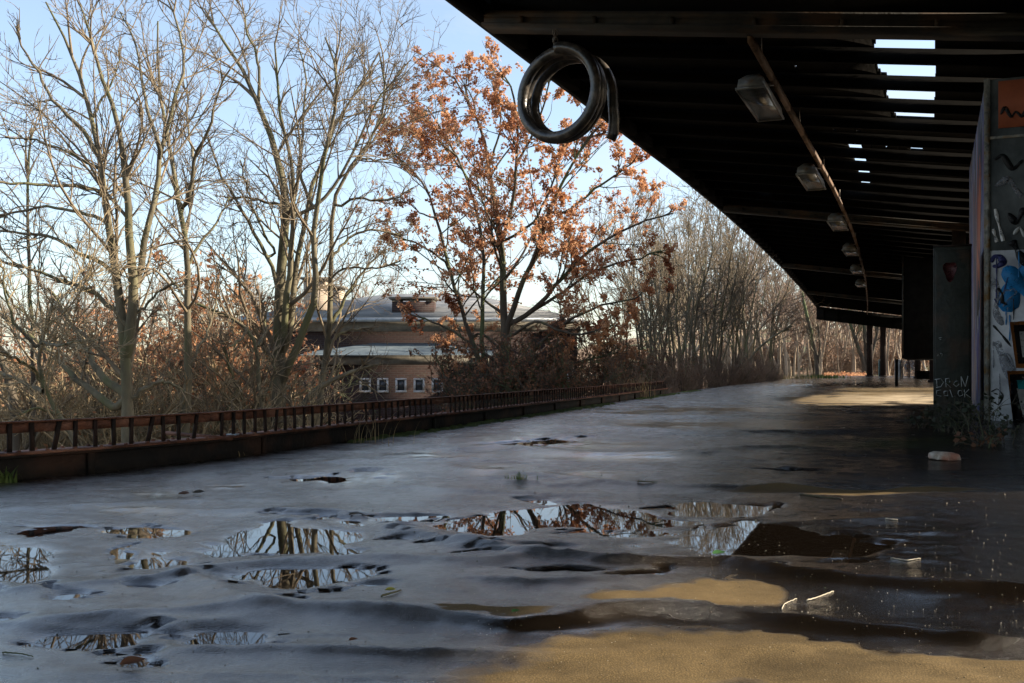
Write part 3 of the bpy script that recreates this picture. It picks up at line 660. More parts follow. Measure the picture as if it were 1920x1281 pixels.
# lamp rail + trough lamps
xl, zl = -3.5, 6.86
rail = empty('lamp_rail', C(xl, 20, zl))
tag(rail, 'long brown cable rail under the canopy carrying the row of trough lamps', 'cable rail')
m = MB(); Ys = list(np.arange(20.9, 134, 3.0))
for Ya, Yb in zip(Ys[:-1], Ys[1:]):
    q = [(xl - .05, Ya), (xl + .05, Ya), (xl + .05, Yb), (xl - .05, Yb)]
    m.hexa([C(x, y, zl - .09) for x, y in q] + [C(x, y, zl + .09) for x, y in q])
m.build('rail_channel', M['tray'], rail)
for Y in np.arange(22.5, 134, 6.8):
    m = MB(); a = C(xl, Y, zl + .09); b = C(xl, Y, zdeck(xl) - .001)
    m.tube([a, b], .012, 6); m.build('hanger', M['wire'], rail)
lamp_lab = ['nearest rusty white trough lamp, largest under the canopy', 'second trough lamp along the rail, beside the sunlit dashes', 'third trough lamp, just beyond the second rafter',
            'fourth trough lamp, small in the dark past the third', 'faint fifth trough lamp deep in the dark canopy', 'faint sixth trough lamp near the far end']
def trough(Y, label):
    e = empty('trough_lamp', C(xl - .3, Y, zl - .1)); tag(e, label, 'lamp', 'trough lamps hanging in a row from the canopy')
    Lh, Wt, Wb, hh = 1.55 * H, .13 * H, .30 * H, .42 * H
    m = MB(); t = .012
    ez = 0.0
    def fr(W, L, z): return [(-W, -L, z), (W, -L, z), (W, L, z), (-W, L, z)]
    o8 = fr(Wb, Lh, -hh) + fr(Wb * .92, Lh * .95, -hh * .45) + fr(Wt, Lh * .72, 0)
    i8 = fr(Wb - t, Lh - t, -hh) + fr(Wb * .92 - t, Lh * .95 - t, -hh * .45) + fr(Wt - t, Lh * .72 - t, -t)
    V = o8 + i8; Q = []
    for lay in (0, 4):
        for q in range(4):
            q2 = (q + 1) % 4
            Q.append((lay + q, lay + q2, lay + 4 + q2, lay + 4 + q)); Q.append((12 + lay + q2, 12 + lay + q, 16 + lay + q, 16 + lay + q2))
    Q += [(8, 9, 10, 11), (23, 22, 21, 20)]
    Q += [(q, 12 + q, 12 + (q + 1) % 4, (q + 1) % 4) for q in range(4)]
    m.add(V, Q); m.build('housing', M['lamp'], e, world=False)
    m = MB(); r = .018
    m.box(-Wb - r, Wb + r, -Lh - r, -Lh, -hh - .02, -hh + .012); m.box(-Wb - r, Wb + r, Lh, Lh + r, -hh - .02, -hh + .012)
    m.box(-Wb - r, -Wb, -Lh, Lh, -hh - .02, -hh + .012); m.box(Wb, Wb + r, -Lh, Lh, -hh - .02, -hh + .012)
    m.build('rim', M['lamp'], e, world=False)
    m = MB(); m.box(-Wb + .014, Wb - .014, -Lh + .014, Lh - .014, -hh - .006, -hh + .002); m.build('glass_pane', M['lampglass'], e, world=False)
    m = MB(); m.box(-.03, .3 * H, -.03, .03, .002, .03); m.build('arm', M['wire'], e, world=False)
    return e
for Y, lab in zip((24.3, 35.0, 46.2, 57.2, 68.5, 80), lamp_lab): trough(Y, lab)

# ------------------------------------------------------------------ hose coil
Dc = 22.0 * H
cc = P(1042, 173, Dc)
yaw = math.radians(34)
Rv = np.array((c_, s_, 0)); Av = np.array((-s_, c_, 0)); Zv = np.array((0, 0, 1.))
ax = Av * math.cos(yaw) + Rv * math.sin(yaw); lat = Rv * math.cos(yaw) - Av * math.sin(yaw)
coil = empty('hose_coil', tuple(P(1040, 80, Dc)))
tag(coil, 'coil of thick black hose hanging from the nearest canopy rafter', 'hose coil')
Rr, rt = .985 * H, .122 * H
th = np.linspace(0, 1, 260); ang = math.pi / 2 - th * 2 * math.pi * 3.25
axo = np.interp(th, [0, .24, .48, .72, .9, 1], [0, .15, .24, .46, .66, .74]) * H
rad = Rr * (1 + .012 * np.sin(ang * 2 + 1)) + np.interp(th, [0, .25, .5, .75, 1], [0, -.02, .0, -.10, .03]) * H
sag = -.04 * H * (np.interp(th, [.7, .85, 1], [0, 1, 1.4]))
pts = cc + ax * axo[:, None] + lat * (rad * np.cos(ang))[:, None] + Zv * (rad * np.sin(ang) + sag)[:, None]
e = pts[-1]; tail = [e + np.array((.01, .0, -.14)), e + np.array((.02, .01, -.32)), e + np.array((.0, .02, -.50)), e + np.array((-.04, .03, -.58))]
pts = np.concatenate([pts, tail])
m = MB(); m.tube(pts, rt, 12); m.build('hose', M['hose'], coil, True)
m = MB()
for k, off_ in enumerate((0, .05 * H)):
    tw = [P(1036 + 8 * k, 50, Dc) + Rv * .0, P(1040, 62, Dc) + Av * .03 * k, P(1043 - 3 * k, 74, Dc) + Av * .2 * k]
    m.tube(tw, .011, 6)
for k in range(4):
    t = np.linspace(0, 2 * np.pi, 10); q = P(1041, 54 + 7 * k, Dc)
    m.tube(q + np.outer(np.cos(t), Rv if k % 2 else Av) * .035 + np.outer(np.sin(t), Zv) * .05, .008, 5, False)
m.build('tie_wire', M['wire'], coil, True)

# ------------------------------------------------------------------ stair house with graffiti
wx, wyf = .895 * H, 20.7 * H
yb = 29.6 * H; xb = 13.5 * H  # xb runs far out of view, lengthened to block light from the right
ztop = H + 5.43 * H
house = empty('graffiti_wall', (wx, wyf, 0))
tag(house, 'graffiti covered stair house wall with blue and black spray paint', 'stair house')
m = MB(); m.box(wx + .012, xb, wyf + .012, yb, -.02, ztop); m.build('wall_body', M['walldark'], house)
m = MB(); m.box(wx, wx + .012, wyf + .05, yb, .05, ztop - .04); m.build('side_cladding', M['streaks'], house)
m = MB(); m.box(wx - .01, wx + .052, wyf - .004, wyf + .05, -.02, ztop + .01); m.build('corner_post', M['wallframe'], house)
def wpt(u, v, dz=0.0): p = onY(u, v, wyf); return (p[0], wyf + dz, p[2])
zp0 = wpt(1855, 803)[2]; zp1 = wpt(1855, 262)[2]; zmid = wpt(1870, 470)[2]
xl_ = wpt(1852, 600)[0] + .004
m = MB(); m.box(xl_ + .02, xb - .1, wyf - .002, wyf + .012, zp0, zmid); m.build('lower_panel', M['wallpaint'], house)
m = MB(); m.box(xl_ + .02, xb - .1, wyf - .0015, wyf + .012, zmid + .002, zp1); m.build('upper_panel', M['walldark'], house)
xo = wpt(1872, 200)[0]; m = MB(); m.box(xo, xb - .1, wyf - .002, wyf + .012, wpt(1880, 240)[2], wpt(1880, 152)[2]); m.build('top_panel', M['orangepanel'], house)
m = MB(); m.box(xl_ - .03 + .008, xl_ + .02, wyf - .012, wyf - .0045, zp0 - .03, zp1 + .03); m.box(xl_ + .02, xb - .1, wyf - .012, wyf - .003, zp1, zp1 + .03); m.box(xl_ + .02, xb - .1, wyf - .012, wyf - .003, zp0 - .03, zp0)
for z in np.arange(zp0 + .05, zp1, .09): m.tube([(xl_ + .003, wyf - .013, z), (xl_ + .003, wyf - .018, z)], .011, 6)
m.build('panel_frame', M['wallframe'], house)
def paint(name, poly, mt, d):
    mb = MB(); p = [wpt(u, v, -.0035 - d) for u, v in poly]; mb.slab(p, (0, -1, 0), .0015); mb.build(name, M[mt], house)
def stroke(name, line, w, mt, d, taper=True):
    l = np.array([wpt(u, v, -.0035 - d) for u, v in line]); n = len(l)
    t = np.linspace(0, 1, n * 6); l = np.stack([np.interp(t, np.linspace(0, 1, n), l[:, k]) for k in range(3)], 1)
    for _ in range(3): l[1:-1] = (l[:-2] + 2 * l[1:-1] + l[2:]) / 4
    tg = np.gradient(l, axis=0); nn = np.stack([-tg[:, 2], 0 * tg[:, 0], tg[:, 0]], 1); nn /= np.linalg.norm(nn, axis=1, keepdims=True)
    ww = w * (1 + .35 * np.sin(t * 9 + d * 3e3)) * (np.minimum(1, np.minimum(t, 1 - t) * 8 + .45) if taper else 1)
    a, b = l + nn * np.reshape(ww, (-1, 1)) / 2, l - nn * np.reshape(ww, (-1, 1)) / 2
    N_ = len(l); V = np.concatenate([a, b, a + (0, -.0012, 0), b + (0, -.0012, 0)]); Q = []
    for k in range(N_ - 1): Q += [(k, k + 1, N_ + k + 1, N_ + k), (2 * N_ + k, 3 * N_ + k, 3 * N_ + k + 1, 2 * N_ + k + 1), (k, 2 * N_ + k, 2 * N_ + k + 1, k + 1), (N_ + k + 1, 3 * N_ + k + 1, 3 * N_ + k, N_ + k)]
    MB().add(V, Q).build(name, M[mt], house)
stroke('blue_swash', [(1985, 455), (1945, 490), (1912, 515), (1894, 545), (1888, 585)], .17, 'blue', 0)
stroke('blue_swash', [(1885, 500), (1905, 530), (1935, 560), (1990, 600)], .14, 'blue', .002)
stroke('navy_blotch', [(1858, 492), (1864, 480), (1875, 482), (1882, 492), (1870, 500), (1861, 499)], .06, 'navy', .001)
stroke('black_tag', [(1925, 500), (1912, 478), (1903, 462), (1896, 452)], .07, 'pblack', .004)
stroke('black_tag', [(1866, 590), (1870, 565), (1882, 548), (1896, 540), (1908, 548), (1892, 560), (1880, 575)], .018, 'grey', .0055)
stroke('black_tag', [(1870, 540), (1880, 552), (1878, 566), (1888, 572)], .028, 'pblack', .007)
stroke('grey_shade', [(1868, 640), (1876, 660), (1890, 690), (1905, 720), (1915, 760)], .10, 'grey', .001)
for d, (poly, mt) in enumerate([([(1893, 604), (1985, 598), (1985, 690), (1905, 690)], 'porange'), ([(1900, 610), (1985, 606), (1985, 682), (1909, 682)], 'pblack'), ([(1911, 622), (1985, 618), (1985, 670), (1917, 670)], 'pwhite'),
                                ([(1888, 696), (1985, 694), (1985, 800), (1900, 800), (1903, 775)], 'porange'), ([(1893, 702), (1985, 700), (1985, 802), (1900, 802), (1907, 770)], 'pblack'), ([(1906, 728), (1985, 724), (1985, 800), (1924, 800), (1914, 765)], 'pwhite'), ([(1906, 713), (1985, 708), (1985, 727), (1909, 730)], 'teal')]):
    paint('spray_letter', poly, mt, .008 + .002 * d)
for k_, (u_, v0_, v1_) in enumerate([(1868, 480, 560), (1893, 590, 640), (1886, 585, 610), (1900, 560, 600), (1874, 700, 770), (1910, 470, 520), (1862, 640, 690)]):
    stroke('paint_drip', [(u_, v0_), (u_ + .6, (v0_ + v1_) / 2), (u_, v1_)], .012, ('navy', 'blue', 'blue', 'pblack', 'grey', 'blue', 'grey')[k_], .006 + .0004 * k_)
for k_, (ln_, w_, m_) in enumerate([([(1858, 520), (1872, 545), (1866, 585), (1880, 610)], .06, 'grey'), ([(1862, 610), (1880, 630), (1896, 650)], .022, 'pblack'), ([(1858, 735), (1870, 728), (1882, 742), (1872, 760), (1860, 752)], .014, 'pblack'),
                                    ([(1864, 300), (1880, 290), (1898, 320), (1918, 300)], .05, 'pblack'), ([(1866, 350), (1890, 335), (1915, 370)], .07, 'grey'), ([(1890, 400), (1905, 420), (1920, 390)], .06, 'pblack'), ([(1900, 440), (1912, 425), (1922, 445)], .03, 'chalk'),
                                    ([(1864, 560), (1874, 575), (1890, 520)], .012, 'navy'), ([(1870, 668), (1890, 662), (1902, 690)], .02, 'grey')]):
    stroke('old_tag', ln_, w_, m_, .0002 + .0003 * k_)
stroke('white_dash', [(1866, 392), (1872, 420), (1881, 452)], .030, 'pwhite', .002, False)
stroke('white_dash', [(1862, 430), (1866, 442), (1869, 454)], .030, 'pwhite', .002, False)
stroke('black_tag', [(1876, 215), (1884, 200), (1896, 222), (1904, 208), (1916, 220), (1925, 205)], .03, 'pblack', .002)
# unseen wall added right of the view: shades the platform behind the sunlit strip
unseen_wall = MB(); unseen_wall.box(5.2 * H, 6.0 * H, 11.6 * H, wyf - .02, -.02, ztop); unseen_wall.box(5.1 * H, 6.1 * H, 11.5 * H, wyf - .02, ztop, ztop + .06)
tag(unseen_wall.build('shade_wall', M['concrete'], None), 'unseen wall right of the view, added to shade the platform', 'unseen wall')

# tall steel cabinet
cabx0, cabx1, caby0, caby1 = .0, .665 * H, 20.6 * H, 22.3 * H
ca = onY(1750, 700, caby0)[0]; cb = onY(1822, 700, caby0)[0]; ct = onY(1785, 462, caby0)[2]
cab = empty('steel_cabinet', (ca, caby0, 0))
tag(cab, 'tall dark steel cabinet with white scrawled letters in front of the graffiti wall', 'cabinet')
m = MB(); m.box(ca, cb, caby0 + .03, caby1, -.02, ct); m.build('cabinet_body', M['cab'], cab, bevel=.008)
m = MB(); m.box(ca + .02, cb - .02, caby0 + .012, caby0 + .0295, .1, ct - .04); m.build('cabinet_door', M['cab'], cab, bevel=.006)
m = MB(); m.box(ca - .004, cb + .004, caby0 + .02, caby1, ct + .001, ct + .02); m.build('cabinet_top', M['rust_dark'], cab)
def cpt(u, v): p = onY(u, v, caby0 + .0095); return (p[0], caby0 + .0095, p[2])
def scrawl(name, lines, r, mt):
    mb = MB()
    for l in lines: mb.tube([cpt(u, v) for u, v in l], r, 5)
    mb.build(name, M[mt], cab)
scrawl('scrawled_letters', [[(1756, 711), (1757, 725)], [(1753, 712), (1764, 710), (1769, 717), (1764, 725), (1755, 727)], [(1773, 711), (1774, 726)], [(1772, 711), (1780, 709), (1781, 716), (1774, 719), (1783, 727)],
                            [(1790, 716), (1796, 714), (1798, 721), (1793, 725), (1788, 721), (1790, 716)], [(1802, 706), (1803, 725)], [(1802, 706), (1810, 725)], [(1810, 725), (1815, 705)],
                            [(1764, 731), (1756, 733), (1756, 741), (1765, 743)], [(1770, 734), (1777, 733), (1777, 742), (1770, 742), (1770, 734)], [(1781, 731), (1786, 745), (1791, 743)],
                            [(1797, 733), (1803, 732), (1805, 741), (1799, 743), (1796, 738), (1797, 733)], [(1808, 731), (1809, 745)], [(1817, 730), (1809, 738), (1820, 746)]], .0042, 'chalk')
scrawl('scrawled_letters', [[(1760, 634), (1766, 633)], [(1762, 637), (1765, 636)], [(1757, 668), (1759, 664), (1761, 668)], [(1763, 663), (1767, 664), (1766, 668)]], .003, 'chalk')
mb = MB(); t = np.linspace(0, 2 * np.pi, 18); cp = np.array(cpt(1781, 508)); rw_ = .085 * (1 + .2 * np.sin(3 * t)); V = np.stack([cp[0] + rw_ * np.cos(t) * .8, 0 * t + cp[1] + .001, cp[2] + rw_ * np.sin(t) * 1.3], 1); mb.slab(V[:-1], (0, -1, 0), .0012); mb.build('red_blotch', M['red'], cab)

# dark hanging bulkhead farther along
Yh = 58
hx0, hx1 = onY(1691, 600, Yh * H)[0], onY(1752, 600, Yh * H)[0] + .3
hz0 = onY(1720, 672, Yh * H)[2]
bulk = empty('dark_kiosk', (hx0, Yh * H, 0)); tag(bulk, 'black clad kiosk box hung under the canopy beyond the steel cabinet', 'kiosk')
m = MB(); m.box(hx0, hx1, Yh * H, Yh * H + 8, hz0, H + 6.0 * H); m.build('cladding', M['black'], bulk)
m = MB(); m.tube([(hx0 + .03, Yh * H - .03, hz0 + .1), (hx0 + .03, Yh * H - .03, H + 6.2 * H)], .022, 8); m.build('downpipe', M['cab'], bulk)
for dx in (.25, 1.5):
    m = MB(); m.box(hx1 - dx - .05, hx1 - dx + .05, Yh * H + 2, Yh * H + 2.1, -.02, hz0 - .001); m.build('leg', M['black'], bulk)

# ------------------------------------------------------------------ building below the platform
Db = 66.5 * H
bldg = empty('brick_building', tuple(P(790, 692, Db) * (1, 1, 0) + (0, 0, -3.6)), TH)
tag(bldg, 'red brick building with grey hipped roof behind the trees', 'building')
cx0 = (790 - U0) / F * Db
def LX(u, D=Db): return (u - U0) / F * D - cx0
def LZ(v, D=Db): return (V0 - v) / F * D + H + 3.6
eave = LZ(600)
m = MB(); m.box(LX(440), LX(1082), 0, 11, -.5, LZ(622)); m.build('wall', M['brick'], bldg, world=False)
m = MB(); m.box(LX(434), LX(1088), -.25, 11.2, LZ(621.8), eave); m.build('cornice', M['concrete'], bldg, world=False)
x0, x1, y0, y1 = LX(425), LX(1092), -.55, 11.5
r0, r1, zr = LX(690), LX(870), LZ(553, Db + 6)
m = MB(); V = [(x0, y0, eave + .02), (x1, y0, eave + .02), (x1, y1, eave + .02), (x0, y1, eave + .02), (r0, 5.5, zr), (r1, 5.5, zr)]
m.add(V, [(0, 1, 5, 4), (2, 3, 4, 5), (3, 2, 1, 0)], [(1, 2, 5), (3, 0, 4)]); roof = m.build('roof', M['slate'], bldg, world=False)
m = MB(); m.box(x0, x1, y0 - .12, y0, eave - .10, eave + .06); m.build('gutter', M['zinc'], bldg, world=False)
def chim(u0, u1, v0, v1, D, mt, cap=True):
    p = empty('chimney', (0, 0, 0)); p.parent = bldg
    yl = D - Db; m = MB(); m.box(LX(u0, D), LX(u1, D), yl, yl + 1.0, LZ(v1, D), LZ(v0 + 9, D)); 
    b = m.build('chimney', M[mt], bldg, world=False); bpy.data.objects.remove(p)
    m = MB(); e = .12; zt = LZ(v0 + 9, D)
    m.box(LX(u0, D) - e, LX(u1, D) + e, yl - e, yl + 1 + e, LZ(v0 + 4, D), LZ(v0, D))
    w = (LX(u1, D) - LX(u0, D)) / 5
    for q in range(3): m.box(LX(u0, D) + w * (q * 2), LX(u0, D) + w * (q * 2 + 1), yl, yl + 1, zt + .001, LZ(v0 + 4, D) - .001)
    m.build('chimney_cap', M['concrete'], b, world=False)
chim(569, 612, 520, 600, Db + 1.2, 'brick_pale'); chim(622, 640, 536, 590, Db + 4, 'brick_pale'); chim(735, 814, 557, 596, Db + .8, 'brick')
m = MB(); m.box(LX(733, Db + .6), LX(816, Db + .6), .55, .62, LZ(598, Db + .6), LZ(589, Db + .6)); m.build('flashing', M['white'], bldg, world=False)
# lower wing in front
Dw = Db - 2.6; yw = Dw - Db
m = MB(); m.box(LX(585, Dw), LX(905, Dw), yw, -.005, -.5, LZ(684, Dw)); m.build('wing_wall', M['brick'], bldg, world=False)
m = MB(); m.box(LX(575, Dw), LX(915, Dw), yw - .3, -.006, LZ(683.8, Dw), LZ(667, Dw)); m.build('wing_cornice', M['concrete'], bldg, world=False)
m = MB(); V = [(LX(565, Dw), yw - .55, LZ(666.5, Dw)), (LX(925, Dw), yw - .55, LZ(666.5, Dw)), (LX(925, Dw), -.01, LZ(655, Dw)), (LX(565, Dw), -.01, LZ(655, Dw)), (LX(680, Dw), -.01, LZ(640, Dw)), (LX(820, Dw), -.01, LZ(640, Dw))]
m.add(V, [(0, 1, 5, 4)], [(1, 2, 5), (0, 4, 3)]); m.add([(a, b, cc_ - .05) for a, b, cc_ in V[:4]], [(3, 2, 1, 0)]); m.build('wing_roof', M['roof_blue'], bldg, world=False)
for u in (685, 718, 752, 786, 820):
    x0, x1, z0, z1 = LX(u - 10.5, Dw), LX(u + 10.5, Dw), LZ(736, Dw), LZ(709, Dw); t = .075
    m = MB(); m.box(x0, x1, yw - .05, yw - .002, z0, z0 + t); m.box(x0, x1, yw - .05, yw - .002, z1 - t, z1); m.box(x0, x0 + t, yw - .05, yw - .002, z0 + t, z1 - t); m.box(x1 - t, x1, yw - .05, yw - .002, z0 + t, z1 - t)
    wnd = m.build('window', M['white'], bldg, world=False)
    m = MB(); m.box(x0 + t, x1 - t, yw - .02, yw - .003, z0 + t, z1 - t); m.build('pane', M['glassd'], wnd, world=False)
x0, x1, z0, z1 = LX(1058), LX(1076), LZ(725), LZ(680)
m = MB(); m.box(x0, x1, -.06, -.003, z0, z1); m.build('door', M['white'], bldg, world=False)

# ------------------------------------------------------------------ trees
UP = np.array((0, 0, 1.0))
def resample(p, n):
    p = np.asarray(p, float)
    s = np.concatenate([[0], np.cumsum(np.linalg.norm(np.diff(p, axis=0), axis=1))])
    t = np.linspace(0, s[-1], n)
    q = np.stack([np.interp(t, s, p[:, k]) for k in range(p.shape[1])], 1)
    q[1:-1] = (q[:-2] + 2 * q[1:-1] + q[2:]) / 4
    return q
def sprout(pts, rad, k, tmin, tmax, ang, ratio, nseg, up, wig, rr, rtip, r=None, lmin=.05, lmax=9, absl=None, thin=1.0):
    r = r or rng
    B, n, _ = pts.shape
    L = np.linalg.norm(np.diff(pts, axis=1), axis=2).sum(1)
    t = r.uniform(tmin, tmax, (B, k)); f = t * (n - 1); i0 = np.minimum(f.astype(int), n - 2); w = (f - i0)[..., None]
    bi = np.arange(B)[:, None]
    pos = pts[bi, i0] * (1 - w) + pts[bi, i0 + 1] * w
    tan = pts[bi, i0 + 1] - pts[bi, i0]; tan /= np.linalg.norm(tan, axis=2, keepdims=True) + 1e-9
    r0 = rad[bi, i0] * (1 - w[..., 0]) + rad[bi, i0 + 1] * w[..., 0]
    v = r.normal(size=(B, k, 3)); v -= (v * tan).sum(2, keepdims=True) * tan; v /= np.linalg.norm(v, axis=2, keepdims=True) + 1e-9
    a = np.radians(r.normal(ang[0], ang[1], (B, k)))[..., None]
    d = tan * np.cos(a) + v * np.sin(a)
    if absl is not None: ln = r.uniform(absl[0], absl[1], (B, k)) * (1 - .35 * t)
    else: ln = np.clip(L[:, None] * ratio * (1.15 - .6 * t) * r.uniform(.6, 1.3, (B, k)), lmin, lmax)
    pos = pos.reshape(-1, 3); d = d.reshape(-1, 3); ln = ln.reshape(-1); r0 = r0.reshape(-1)
    if thin > 0:      # short parents carry fewer shoots
        pr_ = np.clip((L / np.percentile(L, 85)) ** thin, .12, 1)
        kp = r.random((B, k)) < pr_[:, None]; kp[:, 0] = True; kp = kp.reshape(-1)
        pos, d, ln, r0 = pos[kp], d[kp], ln[kp], r0[kp]
    out = [pos]; p = pos
    cv = r.normal(size=d.shape) * .085
    for _ in range(nseg):
        d = d + wig * .62 * r.normal(size=d.shape) + cv + UP * up
        d /= np.linalg.norm(d, axis=1, keepdims=True)
        p = p + d * (ln / nseg)[:, None]; out.append(p)
    out = np.stack(out, 1)
    rs = np.maximum(np.minimum(r0 * rr, ln * .03 + rtip), rtip)
    ra = rs[:, None] * (1 - np.linspace(0, 1, nseg + 1)[None] ** 1.1) + rtip * .7
    return out, ra
def leaf_mesh(twigs, per, size, r, keep=1.0, droop=.3):
    B, n, _ = twigs.shape
    t = r.uniform(.15, 1.0, (B, per)); f = t * (n - 1); i0 = np.minimum(f.astype(int), n - 2); w = (f - i0)[..., None]
    bi = np.arange(B)[:, None]
    p = (twigs[bi, i0] * (1 - w) + twigs[bi, i0 + 1] * w).reshape(-1, 3)
    if keep < 1: p = p[r.random(len(p)) < keep]
    m_ = len(p); p = p + r.normal(size=(m_, 3)) * size * .35
    d = r.normal(size=(m_, 3)); d[:, 2] -= droop; d /= np.linalg.norm(d, axis=1, keepdims=True)
    v = r.normal(size=(m_, 3)); sd = np.cross(d, v); sd /= np.linalg.norm(sd, axis=1, keepdims=True) + 1e-9
    nr = np.cross(d, sd)
    L = size * r.uniform(.6, 1.3, (m_, 1)); W = L * r.uniform(.26, .42, (m_, 1)); cu = L * r.uniform(-.22, .22, (m_, 1))
    V = np.stack([p, p + d * L * .5 + sd * W + nr * cu * .5, p + d * L + nr * cu, p + d * L * .5 - sd * W + nr * cu * .5], 1).reshape(-1, 3)
    b = np.arange(m_)[:, None] * 4
    return V, np.concatenate([b + np.array((0, 1, 2)), b + np.array((0, 2, 3))])
def tube_part(name, groups, mt, parent, world=True):
    mb = MB()
    for pts, rad, sides in groups:
        V, Q = tubes(pts, rad, sides); mb.add(V, Q)
    return mb.build(name, mt, parent, True, world)

def traced_tree(name, label, D, limbs, base, seed, bark='bark', twig='twig', spread=1.6, k=(7, 6, 5, 3), leaves=None, cat='tree', tw=.0036, lens=(.36, .52, .58, .55), leafmat='leaf', sp_t=.28, group=None, zb=None):
    r = np.random.default_rng(seed)
    b = P(*base, D); gz = float(terrain(b[0], b[1])) if zb is None else zb
    e = empty(name, (b[0], b[1], gz - .05)); tag(e, label, cat, group)
    LP, LR = [], []
    for li, (px, w0, w1) in enumerate(limbs):
        sp = r.uniform(-spread, spread) if li else 0
        n = len(px); q = []
        for i_, (u, v) in enumerate(px):
            q.append(P(u, v, D + sp * (i_ / (n - 1)) ** 1.0 * (1 if li else 0)))
        q = np.array(q)
        if li == 0 or px[0][1] > 790:
            q = np.concatenate([[[q[0][0], q[0][1], gz - .1]], q])
        elif LP:      # root the limb inside the stem it leaves
            allp = np.concatenate(LP); dd = np.linalg.norm(allp - q[0], axis=1)
            if dd.min() < .9: q = np.concatenate([[allp[dd.argmin()] - (0, 0, .05)], q])
        q = resample(q, 16)
        q[1:-1] += r.normal(size=(14, 3)) * .015
        LP.append(q); t = np.linspace(0, 1, 16) ** .85
        LR.append((w0 * (1 - t) + w1 * t) * .5 * D / F)
    LP, LR = np.stack(LP), np.stack(LR)
    tube_part('trunk', [(LP, LR, 9)], M[bark], e)
    p1, r1 = sprout(LP, LR, k[0], sp_t, .97, (40, 11), lens[0], 9, .075, .14, .42, tw * 1.5, r, .4, 3.6)
    p1b, r1b = sprout(LP, LR, 3, .8, 1., (24, 9), .25, 6, .05, .12, .8, tw * 1.4, r, .5, 1.5)
    p2, r2 = sprout(p1, r1, k[1], .15, 1., (38, 11), lens[1], 7, .06, .15, .5, tw * 1.1, r, .25, 2.0)
    p2b, r2b = sprout(p1b, r1b, 4, .1, 1., (34, 10), .5, 5, .06, .14, .7, tw * 1.1, r, .2, .8)
    p2, r2x = p2, r2
    p3, r3 = sprout(p2, r2, k[2], .15, 1., (38, 12), lens[2], 4, .05, .14, .7, tw, r, .15, 1.0)
    p3b, r3b = sprout(p2b, r2b, 2, .2, 1., (36, 12), .5, 4, .05, .14, .7, tw, r, .12, .5)
    p3 = np.concatenate([p3, p3b]); r3 = np.concatenate([r3, r3b])
    p4, r4 = sprout(p3, r3, max(1, k[3] - 1), .25, 1., (42, 14), lens[3], 3, .05, .14, .8, tw * .8, r, .08, .4)
    tube_part('branches', [(p1, r1, 6), (p1b, r1b, 6), (p2, r2, 5), (p2b, r2b, 5)], M[twig], e)
    tube_part('twigs', [(p3, r3, 3), (p4, r4, 3)], M[twig], e)
    if leaves:
        per, size, keep = leaves
        V, T = leaf_mesh(np.concatenate([p3]), per, size, r, keep)
        V2, T2 = leaf_mesh(p4, max(1, per // 2), size, r, keep)
        mb = MB(); mb.add(V, None, T); mb.add(V2, None, T2); mb.build('leaves', M[leafmat], e)
    return e

T1 = [([(241, 832), (239, 747), (236, 677), (232, 630), (224, 560), (215, 480), (204, 393), (193, 318), (184, 277), (172, 225), (163, 180), (144, 131), (124, 64), (86, 4)], 33, 3),
      ([(240, 690), (246, 630), (248, 583), (252, 520), (245, 480), (243, 405), (236, 337), (228, 262), (213, 206), (195, 165), (180, 105), (165, 37), (150, 8)], 24, 3),
      ([(253, 560), (256, 512), (266, 476), (277, 423), (296, 360), (300, 270), (322, 217), (326, 176), (348, 124), (348, 82), (322, 22), (311, -10)], 15, 3),
      ([(187, 288), (150, 240), (124, 210), (90, 180), (75, 142), (41, 90), (30, 49)], 10, 2.5),
      ([(300, 270), (281, 225), (270, 165), (258, 97), (240, 49), (225, 22)], 9, 2.5),
      ([(225, 738), (197, 710), (178, 684), (162, 654), (150, 626), (131, 604), (112, 576), (90, 540)], 17, 5),
      ([(222, 775), (201, 757), (164, 726), (131, 700), (101, 665), (70, 644), (42, 618), (5, 594)], 17, 6),
      ([(253, 743), (276, 724), (300, 714), (322, 722), (345, 735)], 11, 4),
      ([(243, 619), (225, 586), (201, 572), (169, 542), (120, 528), (60, 505), (0, 490)], 11, 4),
      ([(200, 365), (156, 349), (119, 349), (56, 346), (-10, 340)], 8, 4), ([(206, 418), (175, 406), (140, 396), (94, 387), (47, 393), (-10, 412)], 8, 4),
      ([(208, 509), (187, 490), (147, 474), (119, 452), (75, 440), (-10, 432)], 9, 4), ([(190, 320), (130, 285), (70, 262), (10, 258)], 7, 3), ([(172, 225), (190, 190), (215, 150), (225, 90)], 6, 2),
      ([(246, 600), (275, 570), (300, 545), (330, 530)], 7, 3)]
traced_tree('bare_tree', 'tall grey bare tree with forked stems, leftmost big trunk behind the railing', 30 * H, T1, (241, 832), 11, k=(11, 7, 5, 3))
T0 = [([(150, 832), (131, 806), (108, 775), (87, 738), (73, 705), (70, 654), (89, 595), (100, 560)], 17, 5),
      ([(73, 705), (40, 675), (0, 660)], 8, 4), ([(87, 738), (40, 715), (0, 700)], 10, 5), ([(70, 654), (30, 610), (10, 560), (6, 500)], 7, 3), ([(108, 775), (60, 765), (20, 790)], 6, 3), ([(72, 640), (110, 650), (150, 640)], 6, 3)]
traced_tree('scrub_tree', 'low crooked scrub tree with pale sunlit twigs at the left end of the railing', 27 * H, T0, (150, 832), 12, twig='twig_gold', k=(9, 7, 6, 3), lens=(.6, .55, .55, .5), sp_t=.15)
